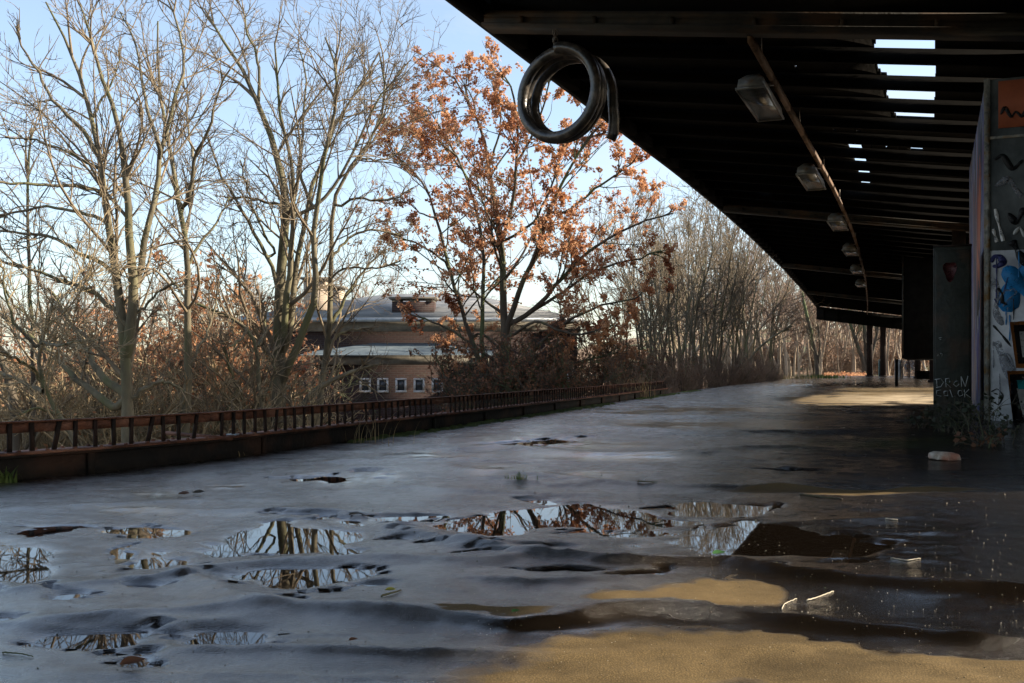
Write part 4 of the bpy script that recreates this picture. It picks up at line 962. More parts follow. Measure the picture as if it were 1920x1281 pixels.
T0b = [([(28, 850), (30, 800), (24, 740), (10, 690), (-10, 640)], 26, 12), ([(60, 850), (62, 780), (66, 720), (58, 640), (60, 540), (52, 430), (50, 330), (60, 240)], 13, 4), ([(66, 720), (85, 690), (80, 600), (64, 500)], 7, 3), ([(30, 780), (70, 745), (100, 735)], 7, 3), ([(58, 600), (20, 560), (0, 520)], 6, 3)]
traced_tree('bare_tree', 'dark stout bare tree cut off by the left edge of the photo', 33 * H, T0b, (28, 850), 13, bark='bark_dark', k=(11, 7, 5, 3), lens=(.5, .5, .55, .5))
T2 = [([(345, 835), (348, 760), (353, 637), (356, 568), (350, 459), (344, 412), (337, 380), (326, 334), (318, 281), (312, 240), (300, 180), (290, 110), (296, 40)], 23, 3),
      ([(347, 397), (360, 337), (363, 292), (393, 247), (408, 172), (431, 131)], 10, 3), ([(352, 500), (375, 455), (405, 420), (430, 370)], 7, 3), ([(356, 568), (330, 535), (300, 500)], 6, 3), ([(350, 700), (375, 650), (395, 610), (405, 560)], 7, 3), ([(363, 292), (350, 240), (352, 190), (340, 140)], 6, 2)]
traced_tree('bare_tree', 'slender bare tree with a Y fork, between the two big bare trees', 34 * H, T2, (345, 835), 14, k=(11, 7, 5, 3))
T3 = [([(520, 803), (522, 717), (524, 660), (521, 613), (519, 554), (530, 490), (540, 414), (538, 340), (528, 305), (508, 258), (493, 219), (485, 191), (454, 133), (419, 70), (383, 16)], 38, 3),
      ([(526, 690), (533, 628), (536, 569), (545, 490), (551, 406), (547, 371), (555, 320), (547, 281), (524, 234), (522, 195), (524, 137), (515, 80)], 16, 3),
      ([(528, 680), (546, 613), (551, 540), (553, 500), (567, 437), (575, 375), (594, 332), (610, 289), (618, 250), (633, 219), (657, 195), (684, 144), (711, 98)], 15, 3),
      ([(530, 720), (542, 687), (566, 628), (590, 563), (600, 500), (580, 453), (594, 390), (604, 324), (618, 262), (629, 200), (640, 130), (610, 70)], 17, 3),
      ([(485, 191), (489, 156), (483, 109), (463, 59), (458, 23), (442, 0)], 7, 2.5), ([(551, 406), (528, 386), (500, 379), (465, 371), (422, 371)], 8, 3), ([(523, 560), (512, 500), (477, 437), (446, 375), (419, 340), (403, 297), (391, 262)], 10, 3),
      ([(594, 390), (625, 350), (655, 300), (680, 250), (700, 200), (735, 150), (760, 120)], 8, 2.5), ([(575, 375), (560, 300), (570, 220), (575, 150), (560, 90)], 7, 2.5), ([(520, 480), (490, 430), (470, 380), (450, 300)], 6, 2.5)]
traced_tree('bare_tree', 'big multi-stemmed bare tree in front of the brick building chimneys', 38 * H, T3, (520, 803), 15, k=(11, 7, 5, 3))
T3e = [([(596, 790), (604, 708), (613, 658), (618, 613), (621, 539), (622, 480), (618, 433), (625, 390), (625, 332), (672, 297), (704, 265), (727, 195), (725, 137), (711, 98)], 17, 3),
       ([(619, 640), (643, 625), (667, 616), (697, 616)], 8, 3), ([(621, 610), (637, 578), (658, 539), (685, 504), (720, 470)], 8, 3), ([(622, 480), (660, 440), (700, 430), (750, 440)], 6, 3), ([(625, 390), (670, 370), (720, 380), (770, 360)], 6, 2.5), ([(620, 520), (650, 500), (700, 505), (750, 490)], 5, 2.5), ([(672, 297), (720, 300), (760, 280)], 5, 2)]
traced_tree('bare_tree', 'thin upright bare tree with branches reaching right over the grey roof', 40 * H, T3e, (596, 790), 16, k=(11, 7, 5, 3))
T3l = [([(492, 800), (489, 756), (483, 717), (486, 652), (468, 613), (430, 593), (403, 578), (370, 570)], 15, 5), ([(486, 652), (500, 620), (495, 580), (480, 540)], 7, 3), ([(470, 780), (450, 740), (430, 690), (420, 650)], 9, 3), ([(489, 756), (515, 700), (510, 660)], 7, 3), ([(468, 613), (440, 650), (410, 640)], 6, 3)]
traced_tree('scrub_tree', 'short bent scrub tree leaning left beside the multi-stemmed bare tree', 36 * H, T3l, (492, 800), 17, k=(11, 7, 5, 3), lens=(.5, .5, .5, .5))
lg = [P(563, 750, 37 * H), P(590, 732, 37 * H), P(625, 711, 37.3 * H), P(667, 693, 37.6 * H), P(714, 682, 38 * H)]
q = resample(np.array([P(545, 790, 37 * H) + (0, 0, -2.4)] + lg), 14)[None]; rr_ = np.linspace(.13, .03, 14)[None]
e = empty('leaning_branch', tuple(q[0, 0])); tag(e, 'grey broken branch leaning in front of the five white windows', 'branch')
tube_part('trunk', [(q, rr_, 8)], M['bark'], e); p1, r1 = sprout(q, rr_, 8, .3, 1, (45, 10), .3, 6, .02, .15, .5, .006, None, .3, 1.2); p2, r2 = sprout(p1, r1, 5, .2, 1, (45, 10), .5, 4, .02, .15, .5, .005, None, .2, .6)
tube_part('twigs', [(p1, r1, 5), (p2, r2, 4)], M['twig'], e)

T4 = [([(945, 790), (945, 717), (946, 605), (941, 556), (944, 455), (925, 380), (917, 312), (902, 230), (869, 174), (850, 130)], 26, 3),
      ([(944, 455), (962, 380), (970, 305), (970, 230), (960, 150), (930, 100)], 10, 3),
      ([(948, 620), (977, 541), (1007, 470), (1026, 399), (1060, 335), (1097, 260), (1131, 230)], 15, 3),
      ([(952, 615), (1005, 579), (1052, 522), (1105, 470), (1150, 440), (1206, 417), (1262, 400)], 13, 3),
      ([(930, 760), (905, 690), (870, 600), (851, 530), (839, 492), (820, 410), (797, 342), (756, 305), (740, 290)], 14, 3),
      ([(940, 740), (900, 680), (907, 560), (907, 455), (890, 380), (860, 300), (830, 240), (800, 200)], 13, 3),
      ([(945, 720), (1005, 650), (1065, 600), (1130, 570), (1190, 560)], 12, 3), ([(956, 612), (1065, 541), (1117, 504), (1180, 490), (1240, 470)], 10, 3), ([(945, 690), (880, 640), (830, 610), (770, 590)], 9, 3),
      ([(946, 740), (1010, 700), (1080, 680), (1160, 660)], 11, 4), ([(942, 735), (890, 715), (850, 700)], 8, 3), ([(1026, 399), (1060, 400), (1120, 350), (1170, 320), (1190, 300)], 8, 3), ([(970, 305), (1000, 250), (1020, 200), (1030, 130)], 7, 3),
      ([(925, 380), (880, 340), (830, 270), (800, 220)], 7, 3), ([(944, 455), (1000, 420), (1040, 340), (1060, 260)], 7, 3), ([(839, 492), (790, 460), (740, 440)], 6, 3), ([(917, 312), (940, 240), (935, 170), (925, 110)], 6, 2), ([(820, 410), (790, 400), (750, 370)], 5, 2),
      ([(946, 640), (1000, 600), (1080, 630), (1150, 610)], 8, 3), ([(946, 660), (900, 620), (870, 650), (830, 660)], 7, 3)]
T4 = [([(u, 92 + (v - 92) if v > 150 else 150 + (v - 150) * .35) for u, v in px], w0 * .82, w1 * .9) for px, w0, w1 in T4]
traced_tree('oak_tree', 'oak holding copper orange dead leaves, in front of the brick building', 50 * H, T4, (945, 790), 18, bark='bark_dark', twig='bark_dark', spread=2.6, k=(13, 6, 4, 2), leaves=(19, .095, .85), lens=(.38, .5, .5, .5), sp_t=.3)

# ---- prototype trees, shrubs and saplings that are copied
def proto(name, h, r0, seed, style, bark, twig, leaves=None, leafmat='leaf', tw=.006, parent_loc=(0, 0, 0)):
    r = np.random.default_rng(seed)
    e = empty(name, parent_loc)
    stems = []
    ns = dict(tall=1, multi=5, shrub=9, thin=1)[style]
    for q in range(ns):
        a = r.uniform(0, 6.28); lean = dict(tall=.04, multi=.15, shrub=.55, thin=.05)[style] * r.uniform(.4, 1.2)
        hh = h * (1 if ns == 1 else r.uniform(.65, 1.0))
        p = [np.array((0, 0, -.3)) + (r.normal(size=3) * (.12 if ns > 1 else 0)) * (1, 1, 0)]
        d = np.array((math.cos(a) * lean, math.sin(a) * lean, 1.0))
        for _ in range(11):
            d = d + r.normal(size=3) * .07 * (1, 1, .3); d[2] = max(d[2], .3); d /= np.linalg.norm(d)
            p.append(p[-1] + d * (hh + .3) / 11)
        stems.append(p)
    S = np.array(stems); t = np.linspace(0, 1, 12); R = (r0 * (1 - t) ** .8 + tw)[None].repeat(ns, 0) * r.uniform(.7, 1.1, (ns, 1))
    kk = dict(tall=(26, 6, 5), multi=(10, 5, 4), shrub=(8, 6, 4), thin=(13, 4, 3))[style]
    ang = dict(tall=(45, 10), multi=(34, 9), shrub=(40, 14), thin=(34, 8))[style]
    p1, r1 = sprout(S, R, kk[0], dict(tall=.3, multi=.25, shrub=.1, thin=.35)[style], .98, ang, dict(tall=.34, multi=.34, shrub=.5, thin=.22)[style], 7, .09, .13, .5, tw * 1.3, r, .2, 4)
    p2, r2 = sprout(p1, r1, kk[1], .15, 1., (38, 12), .5, 5, .07, .15, .6, tw, r, .15, 2)
    p3, r3 = sprout(p2, r2, kk[2], .2, 1., (38, 12), .55, 3, .05, .15, .7, tw * .8, r, .1, 1)
    tube_part('trunk', [(S, R, 7)], M[bark], e, False)
    tube_part('crown', [(p1, r1, 4), (p2, r2, 3), (p3, r3, 3)], M[twig], e, False)
    if leaves:
        V, T = leaf_mesh(p3, leaves[0], leaves[1], r, leaves[2]); MB().add(V, None, T).build('leaves', M[leafmat], e, world=False)
    return e
def dup(e, loc, rz, sc, label, cat, group=None):
    c = e.copy(); COL.objects.link(c); c.location = loc; c.rotation_euler = (0, 0, rz); c.scale = sc if hasattr(sc, '__len__') else (sc, sc, sc)
    for ch in e.children:
        d = ch.copy(); COL.objects.link(d); d.parent = c
    tag(c, label, cat, group); return c
def scatter(protos, places, label, cat, group):
    for q, (loc, rz, sc) in enumerate(places):
        e = protos[q % len(protos)]
        if not e.get('label'):
            e.location = loc; e.rotation_euler = (0, 0, rz); e.scale = sc if hasattr(sc, '__len__') else (sc, sc, sc); tag(e, label, cat, group)
        else: dup(e, loc, rz, sc, label, cat, group)
rs = np.random.default_rng(5)
def at(u, D, dz=0.0):
    p = P(u, V0, D); return (p[0], p[1], float(terrain(p[0], p[1])) - .05 + dz)
# far background trees behind the left group, tops about 450..520 px
pr = [proto('bare_tree', 10, .17, 40 + q, 'tall', 'bark_dark', 'twig_red', tw=.009) for q in range(4)]
pl = []
for u in list(np.linspace(-60, 470, 22)) + list(np.linspace(500, 880, 9)):
    D = rs.uniform(54, 78) + (12 if u > 480 else 0); a = at(u + rs.uniform(-12, 12), D)
    vtop = rs.uniform(490, 590) if u < 480 else rs.uniform(500, 550)
    hgt = H + (V0 - vtop) / F * D - a[2]
    pl.append((a, rs.uniform(0, 6.28), hgt / 10))
scatter(pr, pl, 'reddish bare tree in the row far behind the railing and big trees', 'tree', 'far bare trees behind the left trees')
# undergrowth shrubs below the left trees, some with copper leaves
ps = [proto('leafy_shrub', 3.4, .035, 50 + q, 'shrub', 'bark', 'twig', (4, .085, .75), tw=.006) for q in range(2)]
pl = []
for u, D, vt in ((300, 25, 560), (395, 26, 570), (330, 29, 600), (280, 28, 620), (365, 24, 640), (255, 33, 610), (200, 36, 630), (345, 34, 590)):
    a = at(u, D); pl.append((a, rs.uniform(0, 6.28), (H + (V0 - vt) / F * D - a[2]) / 3.4))
scatter(ps, pl, 'shrub with copper leaves among the bare trunks left of the building', 'shrub', 'copper-leaved shrubs behind the railing')
pb_ = [proto('bare_shrub', 3.2, .03, 60 + q, 'shrub', 'bark', 'twig_gold', (1, .075, .12), tw=.0055) for q in range(3)]
pl = []
for u in np.linspace(-40, 480, 30):
    D = rs.uniform(21, 44); a = at(u + rs.uniform(-15, 15), D); vt = rs.uniform(615, 725)
    pl.append((a, rs.uniform(0, 6.28), max(.6, (H + (V0 - vt) / F * D - a[2]) / 3.2)))
scatter(pb_, pl, 'tangled bare shrub behind the railing at the left', 'shrub', 'bare shrubs behind the left railing')
pl = []
for u, D, vt in ((555, 34, 650), (850, 35, 690), (885, 34, 650), (525, 33, 650)):
    a = at(u, D); pl.append((a, rs.uniform(0, 6.28), (H + (V0 - vt) / F * D - a[2]) / 3.2))
pw = [proto('wall_shrub', 3.2, .022, 65 + q, 'shrub', 'bark_dark', 'bark_dark', (1, .08, .12), tw=.005) for q in range(2)]
scatter(pw, pl, 'thin dark shrub in front of the brick building', 'shrub', 'thin shrubs in front of the brick building')
# bushes under the oak and right of it, shade put into their leaf colour
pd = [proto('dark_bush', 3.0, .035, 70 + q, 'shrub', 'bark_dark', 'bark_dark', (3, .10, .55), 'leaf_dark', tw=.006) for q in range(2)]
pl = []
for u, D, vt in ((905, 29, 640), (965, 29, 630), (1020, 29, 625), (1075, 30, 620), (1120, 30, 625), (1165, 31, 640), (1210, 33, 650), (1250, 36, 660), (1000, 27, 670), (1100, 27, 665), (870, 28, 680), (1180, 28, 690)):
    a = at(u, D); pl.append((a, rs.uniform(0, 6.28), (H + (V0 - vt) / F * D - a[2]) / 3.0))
scatter(pd, pl, 'bush with leaves darkened for the shade below the copper-leaved oak', 'bush', 'russet bushes below the oak')
# slim multi-stem trees right of the oak (1180..1530)
pm = [proto('slim_tree', 9, .055, 80 + q, 'multi', 'bark', 'twig', None, tw=.0065) for q in range(4)]
pl = []
for u, D, vt in ((1175, 40, 400), (1215, 44, 370), (1240, 37, 330), (1262, 46, 345), (1290, 40, 340), (1310, 48, 350), (1335, 42, 365), (1360, 38, 395), (1380, 50, 380), (1405, 45, 420), (1425, 54, 430), (1450, 48, 455), (1470, 56, 470), (1495, 52, 500), (1512, 60, 500), (1340, 60, 350), (1275, 62, 360), (1140, 52, 430), (1400, 64, 400), (1440, 66, 420), (1480, 70, 440), (1230, 58, 400), (1520, 75, 440)):
    a = at(u, D)
    if a[1] < 84 and a[0] > (xE + off(a[1] / H)) * H - 2.2: continue
    pl.append((a, rs.uniform(0, 6.28), (H + (V0 - vt) / F * D - a[2]) / 9))
scatter(pm, pl, 'slim multi-stemmed bare tree in the thicket right of the oak', 'tree', 'slim bare trees right of the oak')
# scrub along the far platform edge
pl = []
for q in range(34):
    t = q / 33; y = 20 + 46 * t + rs.uniform(-1, 1); x = float(xf(y)) - rs.uniform(.5, 2.2); pl.append(((x, y, float(terrain(x, y)) - .05), rs.uniform(0, 6.28), rs.uniform(.28, .6)))
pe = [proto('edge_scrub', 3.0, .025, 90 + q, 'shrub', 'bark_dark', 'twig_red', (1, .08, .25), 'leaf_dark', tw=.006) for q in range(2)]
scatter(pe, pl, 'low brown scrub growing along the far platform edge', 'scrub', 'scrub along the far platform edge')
# the far wood of thin pale trunks
pt = [proto('thin_tree', 12, .075, 100 + q, 'thin', 'pale_bark', 'twig_red', None, tw=.010) for q in range(5)]
pl = []
for q in range(285):
    u = rs.uniform(1260, 1790); D = rs.uniform(88, 150)
    if u < 1480: D = rs.uniform(66, 130)
    p = P(u, V0, D)
    if p[0] > xf(p[1]) - 1.5 and p[1] < 96: D = 110 + rs.uniform(0, 40)
    a = at(u, D); g_ = rs.uniform(.9, 1.7); pl.append((a, rs.uniform(0, 6.28), (g_, g_, rs.uniform(.7, 1.25))))
scatter(pt, pl, 'thin pale bare tree in the dense wood past the end of the platform', 'tree', 'thin trees of the far wood')
pl = []
for q in range(46):
    u = rs.uniform(1330, 1800); D = rs.uniform(98, 135); a = at(u, D); pl.append((a, rs.uniform(0, 6.28), rs.uniform(.7, 1.5)))
pf = [proto('wood_shrub', 3.2, .03, 120 + q, 'shrub', 'pale_bark', 'twig_red', (1, .1, .2), tw=.011) for q in range(2)]
scatter(pf, pl, 'brown undergrowth shrub between the thin trunks of the far wood', 'shrub', 'undergrowth of the far wood')
# three-stem tree at the end of the platform
T5 = [([(1622, 704), (1620, 680), (1608, 650), (1600, 625), (1590, 590)], 9, 5), ([(1626, 704), (1624, 660), (1620, 610), (1618, 570)], 9, 6), ([(1630, 704), (1634, 670), (1642, 635), (1650, 590)], 7, 5)]
traced_tree('bare_tree', 'dark three-stemmed tree at the end of the platform left of the far posts', 92, T5, (1625, 705), 19, bark='bark_dark', twig='bark_dark', k=(4, 3, 3, 2), tw=.012)
T6 = [([(1534, 708), (1532, 680), (1526, 645), (1515, 600), (1506, 560), (1500, 530)], 10, 5), ([(1530, 660), (1520, 640), (1512, 610)], 6, 3), ([(1533, 690), (1538, 650), (1534, 610)], 5, 3)]
traced_tree('bare_tree', 'leaning grey tree just left of the canopy end', 88, T6, (1534, 708), 20, bark='bark_dark', k=(5, 4, 3, 2), tw=.010, lens=(.25, .5, .5, .5))
T7 = [([(1375, 728), (1395, 690), (1420, 655), (1450, 630), (1485, 612)], 6, 3), ([(1395, 690), (1400, 650), (1408, 610)], 4, 2)]
traced_tree('bare_tree', 'thin tree bowed to the right over the far platform edge', 56, T7, (1375, 728), 21, k=(4, 3, 3, 2), tw=.007, zb=-.35, lens=(.2, .5, .5, .5))

# ------------------------------------------------------------------ things at the far end of the platform
def board(name, u0, u1, v0, v1, D, mt, label, cat, th=.08, group=None):
    a, b = P(u0, v1, D), P(u1, v1, D); zt = P(u0, v0, D)[2]
    d = (b - a); d[2] = 0; L = np.linalg.norm(d); d /= L; nn = np.array((-d[1], d[0], 0))
    e = empty(name, (a[0], a[1], 0)); tag(e, label, cat, group)
    m = MB(); q = [a, b, b + nn * th, a + nn * th]; m.hexa([(p[0], p[1], 0.03) for p in q] + [(p[0], p[1], zt) for p in q]); m.build('panel', M[mt], e, bevel=.01)
    for f in (.06, .94):
        m = MB(); p = a + d * L * f - nn * .05; m.tube([(p[0], p[1], -.02), (p[0], p[1], zt + .06)], .035, 6); m.build('post', M['rust_dark'], e)
    return e
board('painted_board', 1648, 1660, 674, 706, 82, 'teal', 'teal painted board between the far canopy posts', 'board')
board('painted_board', 1678, 1690, 674, 708, 66, 'wallpaint', 'white graffiti board beside the grey panels at the far end', 'board')
board('painted_board', 1691, 1703, 676, 709, 66, 'grey', 'left of two grey panels under the black kiosk', 'board')
board('painted_board', 1704, 1716, 676, 710, 66, 'grey', 'right of two grey panels under the black kiosk', 'board')
a, b = P(1719, 712, 58), P(1748, 712, 58); m = MB(); m.box(a[0], b[0], a[1], a[1] + .8, -.02, .42); m.box(a[0] - .06, b[0] + .06, a[1] - .06, a[1] + .86, .42, .5)
for q in range(4): m.box(a[0] + .02, b[0] - .02, a[1] - .02, a[1], .04 + q * .095, .11 + q * .095)
tag(m.build('timber_box', M['joist'], None), 'low dark timber box under the black kiosk', 'box')
m = MB(); m.tube([P(1728, 676, 58.5), P(1736, 692, 58.2), P(1741, 700, 58)], .02, 6); tag(m.build('loose_bar', M['zinc'], None), 'pale rod leaning on the low timber box', 'rod')

# ------------------------------------------------------------------ small things on the ground
def gp(u, v):
    p = G(u, v); return np.array((p[0], p[1], float(ground_z(np.array([p[0]]), np.array([p[1]]))[0])))
def chunk(name, u, v, w, h, d, mt, label, cat, seed=1):
    r = np.random.default_rng(seed); p = gp(u, v)
    import bmesh
    bm = bmesh.new(); bmesh.ops.create_icosphere(bm, subdivisions=4, radius=1)
    for vt in bm.verts:
        cо = np.array(vt.co); q = np.sign(cо) * np.abs(cо) ** .55
        n_ = 1 + .10 * noise2(cо[0] * 2.3 + 7, cо[1] * 2.3 + cо[2] * 1.9, 41 + seed) + .05 * noise2(cо[0] * 6, cо[1] * 6 + cо[2] * 5, 42)
        vt.co = (q[0] * w * n_, q[1] * d * n_, max(-.7, q[2]) * h * n_)
    me = bpy.data.meshes.new(name); bm.to_mesh(me); bm.free(); me.materials.append(M[mt])
    for f in me.polygons: f.use_smooth = True
    o = bpy.data.objects.new(name, me); COL.objects.link(o); o.location = (p[0], p[1], p[2] + h * .65); o.rotation_euler = (0, .06, TH + .2); tag(o, label, cat); return o
chunk('brick_chunk', 1771, 866, .088, .030, .07, 'stonechunk', 'broken brick chunk lying on the dark asphalt near the cabinet', 'brick chunk')
chunk('litter_scrap', 833, 797, .03, .05, .03, 'white', 'crumpled white scrap against the mossy foot of the railing', 'litter', 3)
def twig_on_ground(px, r, mt, label, name='stick'):
    pts = np.array([np.maximum(gp(u, v), (-1e3, -1e3, 0)) + (0, 0, r * .8) for u, v in px]); pts = resample(pts, 14)
    pts[:, 2] += .002 * np.abs(np.sin(np.arange(14) * 1.7))
    m = MB(); m.tube(pts, np.linspace(r, r * .6, 14), 6); tag(m.build(name, M[mt], None, True), label, 'stick')
twig_on_ground([(1466, 1163), (1470, 1150), (1480, 1141), (1494, 1133)], .0013, 'stick', 'thin pale crooked twig, left of two on the brown asphalt')
twig_on_ground([(1512, 1137), (1530, 1131), (1563, 1119)], .0017, 'stick', 'pale straight stick, right of two on the brown asphalt')
twig_on_ground([(1670, 1053), (1700, 1057), (1726, 1054)], .002, 'stick', 'curved pale stick lying in the brown shallow water')
twig_on_ground([(1660, 982), (1672, 983), (1683, 983)], .0025, 'stick', 'short pale chip of wood on the dark wet asphalt')
twig_on_ground([(1500, 934), (1540, 938), (1580, 943)], .005, 'bark_dark', 'dark twig lying across the sunlit asphalt strip')
twig_on_ground([(5, 1233), (40, 1236), (62, 1240)], .0018, 'bark_dark', 'dark twig at the lower left among the puddles')
twig_on_ground([(715, 1136), (745, 1126), (752, 1121)], .003, 'bark_dark', 'dark leaf stalk beside the yellow leaf')
twig_on_ground([(655, 972), (672, 970), (690, 973)], .003, 'bark_dark', 'dark twig beside the long narrow puddle')
twig_on_ground([(1195, 916), (1215, 917), (1232, 917)], .004, 'bark_dark', 'dark piece of wood on the blue-grey asphalt')
def leaf_on_ground(u, v, L, mt, label, rz):
    p = gp(u, v); V = []; n = 8
    for k in range(n + 1):
        t = k / n; w = L * .33 * math.sin(math.pi * t ** .8) + .0006
        z = .006 + .25 * L * (t - .5) ** 2 + .004
        V += [(L * (t - .5), -w, z + w * .45), (L * (t - .5), 0, z), (L * (t - .5), w, z + w * .55)]
    Q = []
    for k in range(n): b = 3 * k; Q += [(b, b + 3, b + 4, b + 1), (b + 1, b + 4, b + 5, b + 2)]
    o = make('fallen_leaf', V, Q, None, M[mt], None, True); o.location = p; o.rotation_euler = (.1, -.1, rz); tag(o, label, 'leaf')
leaf_on_ground(1349, 1051, .045, 'greenleaf', 'green leaf at the near rim of the big puddle', .6)
leaf_on_ground(733, 1128, .03, 'yellowleaf', 'small yellow leaf on the grey asphalt', .3)
leaf_on_ground(967, 1175, .022, 'greenleaf', 'small green leaf on the sunlit fold', 1.0)
leaf_on_ground(230, 1065, .05, 'stick', 'pale dry leaf left of the puddle with trunk reflections', 1.4)
leaf_on_ground(345, 935, .06, 'leaf_dark', 'dark brown leaf on the asphalt by the railing', .2)
leaf_on_ground(373, 931, .06, 'bark_dark', 'blackish leaf on the asphalt, right of the dark brown leaf', .4)
leaf_on_ground(663, 1223, .02, 'leaf_dark', 'brown leaf fragment on the grey near asphalt', .9)
leaf_on_ground(250, 1258, .05, 'leaf_dark', 'wet brown leaf at the bottom left of the asphalt', .9)
def blades(name, base, n, hgt, spread, mt, label, cat, seed, w=.004, lean=.5):
    r = np.random.default_rng(seed); m = MB()
    for q in range(n):
        a = r.uniform(0, 6.28); b = base + np.array((r.normal() * spread, r.normal() * spread, 0)); h_ = hgt * r.uniform(.5, 1.1)
        d = np.array((math.cos(a), math.sin(a), 0)) * lean * r.uniform(.2, 1)
        sd = np.array((-math.sin(a), math.cos(a), 0)); V = []
        for k in range(5):
            t = k / 4; p = b + np.array((0, 0, h_ * (t - .25 * lean * t * t))) + d * h_ * t * t; ww = w * (1 - t * .92)
            V += [p - sd * ww, p + sd * ww]
        m.add(V, [(2 * k, 2 * k + 1, 2 * k + 3, 2 * k + 2) for k in range(4)])
    e = m.build(name, M[mt], None); tag(e, label, cat); return e
blades('grass_tuft', gp(975, 909), 40, .05, .03, 'grass', 'small green grass tuft growing through the asphalt', 'grass tuft', 1, .0025, .9)
blades('dry_grass', gp(700, 836) + (-.1, .1, 0), 22, .34, .16, 'drygrass', 'pale dry stalks standing against the railing in front of the building', 'dry grass', 2, .0025, .9)
blades('dry_grass', gp(1214, 748) + (-.2, 0, 0), 60, .5, .18, 'drygrass', 'tuft of yellow dry grass where the railing ends', 'dry grass', 3, .006, .4)
blades('weed', gp(14, 908), 22, .10, .03, 'grass', 'small green weed at the girder foot in the left corner', 'weed', 4, .008, .9)
blades('weed', gp(455, 858), 10, .08, .03, 'drygrass', 'tiny pale weed under the steel bracket', 'weed', 5, .004, .6)
# weeds and ivy at the cabinet foot
rw_ = np.random.default_rng(9)
def weed_plant(u, v, h_, n, label, seed, mt='weed'):
    r = np.random.default_rng(seed); b = gp(u, v); e = empty('weed_plant', tuple(b)); tag(e, label, 'weed')
    S, R = [], []
    for q in range(n):
        p = [b + np.array((r.normal() * .05, r.normal() * .04, -.01))]; d = np.array((r.normal() * .5, r.normal() * .4, 1.0))
        for k in range(7):
            d = d + r.normal(size=3) * .2; d[2] = d[2] - .06 * k; d /= np.linalg.norm(d); p.append(p[-1] + d * h_ / 7 * r.uniform(.7, 1.2))
        S.append(p); R.append(np.linspace(.005, .002, 8))
    S, R = np.array(S), np.array(R); p2, r2 = sprout(S, R, 5, .2, 1, (50, 12), .4, 4, .02, .2, .6, .0015, r, .05, .3)
    tube_part('stems', [(S, R, 5), (p2, r2, 4)], M['bark_dark'], e)
    V, T = leaf_mesh(p2, 3, .045, r, .6); MB().add(V, None, T).build('leaves', M[mt], e)
weed_plant(1770, 812, .32, 9, 'dead weeds at the left foot of the dark cabinet', 1); weed_plant(1800, 816, .42, 10, 'tangle of dark weeds at the middle of the cabinet foot', 2); weed_plant(1828, 822, .5, 10, 'tallest dark weeds in the corner of cabinet and graffiti wall', 3); weed_plant(1720, 806, .2, 7, 'low dry weeds on the dark asphalt left of the cabinet', 4); weed_plant(1880, 835, .22, 8, 'low dark weeds below the graffiti panel', 5); weed_plant(1846, 842, .16, 6, 'small weed in front of the graffiti wall corner', 6, 'leaf_dark')
# moss strip along the girder foot
m = MB(); r = np.random.default_rng(3)
mp_, mt_ = fence_pts(1.2, 30, .035)
for (x, y), (tx, ty) in zip(mp_, mt_):
    dn = float(noise2(np.array(y * 1.1), np.array(0.3), 51)) + .15 + (.25 if y > 5 else -.25)
    if dn < r.uniform(-.1, .5): continue
    L = math.hypot(tx, ty); nn = np.array((ty, -tx)) / L
    for q in range(3):
        w = r.uniform(.02, .05); hh = w * r.uniform(.3, .7); a = np.array((x, y)) + nn * (.06 + abs(r.normal()) * .07)
        k = np.arange(6) / 6 * 2 * np.pi; z0 = float(ground_z(np.array([a[0]]), np.array([a[1]]), False)[0]) - .004
        V = np.concatenate([np.c_[a[0] + w * np.cos(k), a[1] + w * 1.4 * np.sin(k), np.full(6, z0)], np.c_[a[0] + .6 * w * np.cos(k), a[1] + .8 * w * np.sin(k), np.full(6, z0 + hh * .8)], [[a[0], a[1], z0 + hh]]])
        m.add(V, [(j, (j + 1) % 6, 6 + (j + 1) % 6, 6 + j) for j in range(6)], [(12, 6 + j, 6 + (j + 1) % 6) for j in range(6)])
tag(m.build('moss', M['moss'], None, True), 'green moss along the foot of the railing girder', 'moss', None, 'stuff')
# grit: small pale chips, bits of gravel and leaf crumbs
def grit(name, n, ur, vr, sz, mt, label, seed):
    r = np.random.default_rng(seed); u = r.uniform(*ur, n); v = vr[0] + (vr[1] - vr[0]) * r.random(n) ** .8
    p = np.array([G(a, b) for a, b in zip(u, v)]); z = ground_z(p[:, 0], p[:, 1])
    D = F * H / (v - V0); s = sz * D * r.uniform(.35, 1.0, n) ** 2 * 1.0
    base = np.array([(1, 0, 0), (-.5, .8, 0), (-.6, -.7, 0), (.1, .05, .8), (0, 0, -.3)])
    Vs, Ts = [], []
    for k in range(n):
        a = r.uniform(0, 6.28); R = np.array([(math.cos(a), -math.sin(a), 0), (math.sin(a), math.cos(a), 0), (0, 0, 1)])
        Vs.append((base * r.uniform(.6, 1.2, (5, 3))) @ R.T * s[k] + (p[k, 0], p[k, 1], max(z[k], 0)))
        Ts.append(np.array([(0, 1, 3), (1, 2, 3), (2, 0, 3), (1, 0, 4), (2, 1, 4), (0, 2, 4)]) + 5 * k)
    tag(make(name, np.concatenate(Vs), None, np.concatenate(Ts), M[mt]), label, 'grit', None, 'stuff')
grit('grit', 1050, (640, 1920), (925, 1281), .0008, 'stick', 'pale grit scattered over the sunlit asphalt', 1)
grit('leaf_crumbs', 900, (0, 1900), (800, 1281), .0014, 'bark_dark', 'dark leaf crumbs scattered over the asphalt', 2)
grit('grit', 1300, (-20, 1450), (850, 1281), .0008, 'wire', 'grey stone grit sprinkled over the wet asphalt at the left', 5)
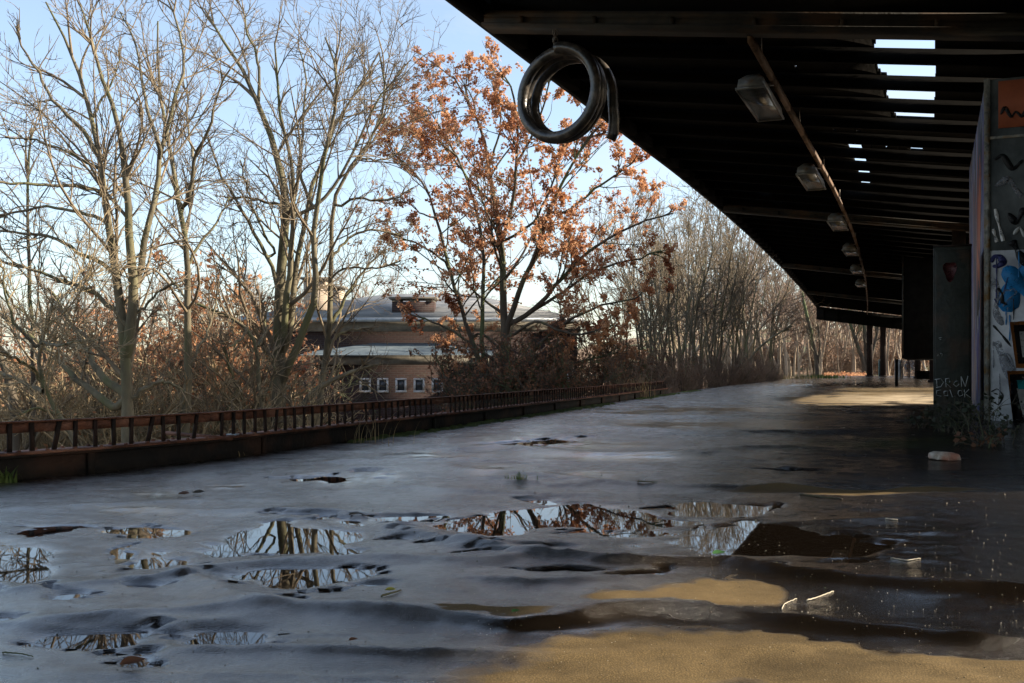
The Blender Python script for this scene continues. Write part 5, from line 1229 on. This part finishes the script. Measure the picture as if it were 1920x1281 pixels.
# fallen yellow leaves at the end of the platform
r = np.random.default_rng(8); n = 1500; u = r.uniform(1545, 1625, n); v = 700 + r.random(n) * 3.5; D = F * H / (v - V0)
pp = np.stack([P(a, 700, 84 + 10 * b) for a, b in zip(u, r.random(n))]); pp[:, 2] = .05
V, T = leaf_mesh(np.stack([pp, pp + (0, 0, .12)], 1), 1, .16, r); tag(MB().add(V, None, T).build('fallen_leaves', M['leaf'], None), 'carpet of orange fallen leaves at the end of the platform', 'leaves', None, 'stuff')
for (u, D, n, sd, lab) in ((1495, 60, 40, 31, 'low olive grassy mound at the far platform edge'), (1540, 64, 90, 32, 'green bramble clump at the foot of the leaning grey tree')):
    p = P(u, 700, D); p[2] = 0.0; blades('grass_clump', p, n * 3, .35, .7, 'drygrass' if D == 60 else 'grass', lab, 'grass clump', sd, .03, .7)

# ------------------------------------------------------------------ sky, sun, camera
SUN_AZ = TH + math.radians(4)        # angle from +x towards +y
SUN_EL = math.radians(26)
w = bpy.data.worlds.new('World'); scene.world = w; w.use_nodes = True
nt = w.node_tree; nt.nodes.clear()
out = nt.nodes.new('ShaderNodeOutputWorld'); bg = nt.nodes.new('ShaderNodeBackground')
sky = nt.nodes.new('ShaderNodeTexSky'); sky.sky_type = 'NISHITA'; sky.sun_disc = False
sky.sun_elevation = SUN_EL; sky.sun_rotation = math.pi / 2 - SUN_AZ
sky.air_density = 1.0; sky.dust_density = 1.2; sky.ozone_density = 1.2
bg.inputs[1].default_value = .112
tc = nt.nodes.new('ShaderNodeTexCoord'); mp = nt.nodes.new('ShaderNodeMapping'); mp.inputs['Scale'].default_value = (1.0, 1.0, 3.2)
nz = nt.nodes.new('ShaderNodeTexNoise'); nz.inputs['Scale'].default_value = 2.2; nz.inputs['Detail'].default_value = 7; nz.inputs['Roughness'].default_value = .58; nz.inputs['Distortion'].default_value = .4
nt.links.new(tc.outputs['Generated'], mp.inputs[0]); nt.links.new(mp.outputs[0], nz.inputs[0])
rp = nt.nodes.new('ShaderNodeValToRGB'); rp.color_ramp.elements[0].position = .50; rp.color_ramp.elements[1].position = .74
rp.color_ramp.elements[0].color = (.16, .16, .16, 1); rp.color_ramp.elements[1].color = (.85, .85, .85, 1)
nt.links.new(nz.outputs[0], rp.inputs[0])
mx = nt.nodes.new('ShaderNodeMixRGB'); mx.inputs[2].default_value = (3.0, 3.2, 3.5, 1)
nt.links.new(rp.outputs[0], mx.inputs[0]); nt.links.new(sky.outputs[0], mx.inputs[1]); nt.links.new(mx.outputs[0], bg.inputs[0]); nt.links.new(bg.outputs[0], out.inputs[0])
sl = bpy.data.lights.new('sun', 'SUN'); sl.energy = 5.0; sl.angle = math.radians(.53); sl.color = (1.0, .86, .68)
so = bpy.data.objects.new('sun', sl); COL.objects.link(so)
sd = Vector((math.cos(SUN_AZ) * math.cos(SUN_EL), math.sin(SUN_AZ) * math.cos(SUN_EL), math.sin(SUN_EL)))
so.rotation_euler = sd.to_track_quat('Z', 'Y').to_euler(); so.location = (0, 0, 30)

cam = bpy.data.cameras.new('camera'); co = bpy.data.objects.new('camera', cam); COL.objects.link(co)
co.location = (0, 0, H); co.rotation_euler = (math.pi / 2, 0, TH)
cam.sensor_fit = 'HORIZONTAL'; cam.sensor_width = 36; cam.lens = 36 * F / 1920
cam.shift_x = 0; cam.shift_y = (V0 - 640.5) / 1920
cam.clip_start = .05; cam.clip_end = 3000
scene.camera = co
vs = scene.view_settings; vs.view_transform = 'Standard'; vs.look = 'None'; vs.exposure = 1.42; vs.gamma = 1.0; vs.use_curve_mapping = False
scene.cycles.max_bounces = 6; scene.cycles.transparent_max_bounces = 12; scene.cycles.caustics_reflective = False; scene.cycles.caustics_refractive = False
scene.cycles.sample_clamp_indirect = 4.0
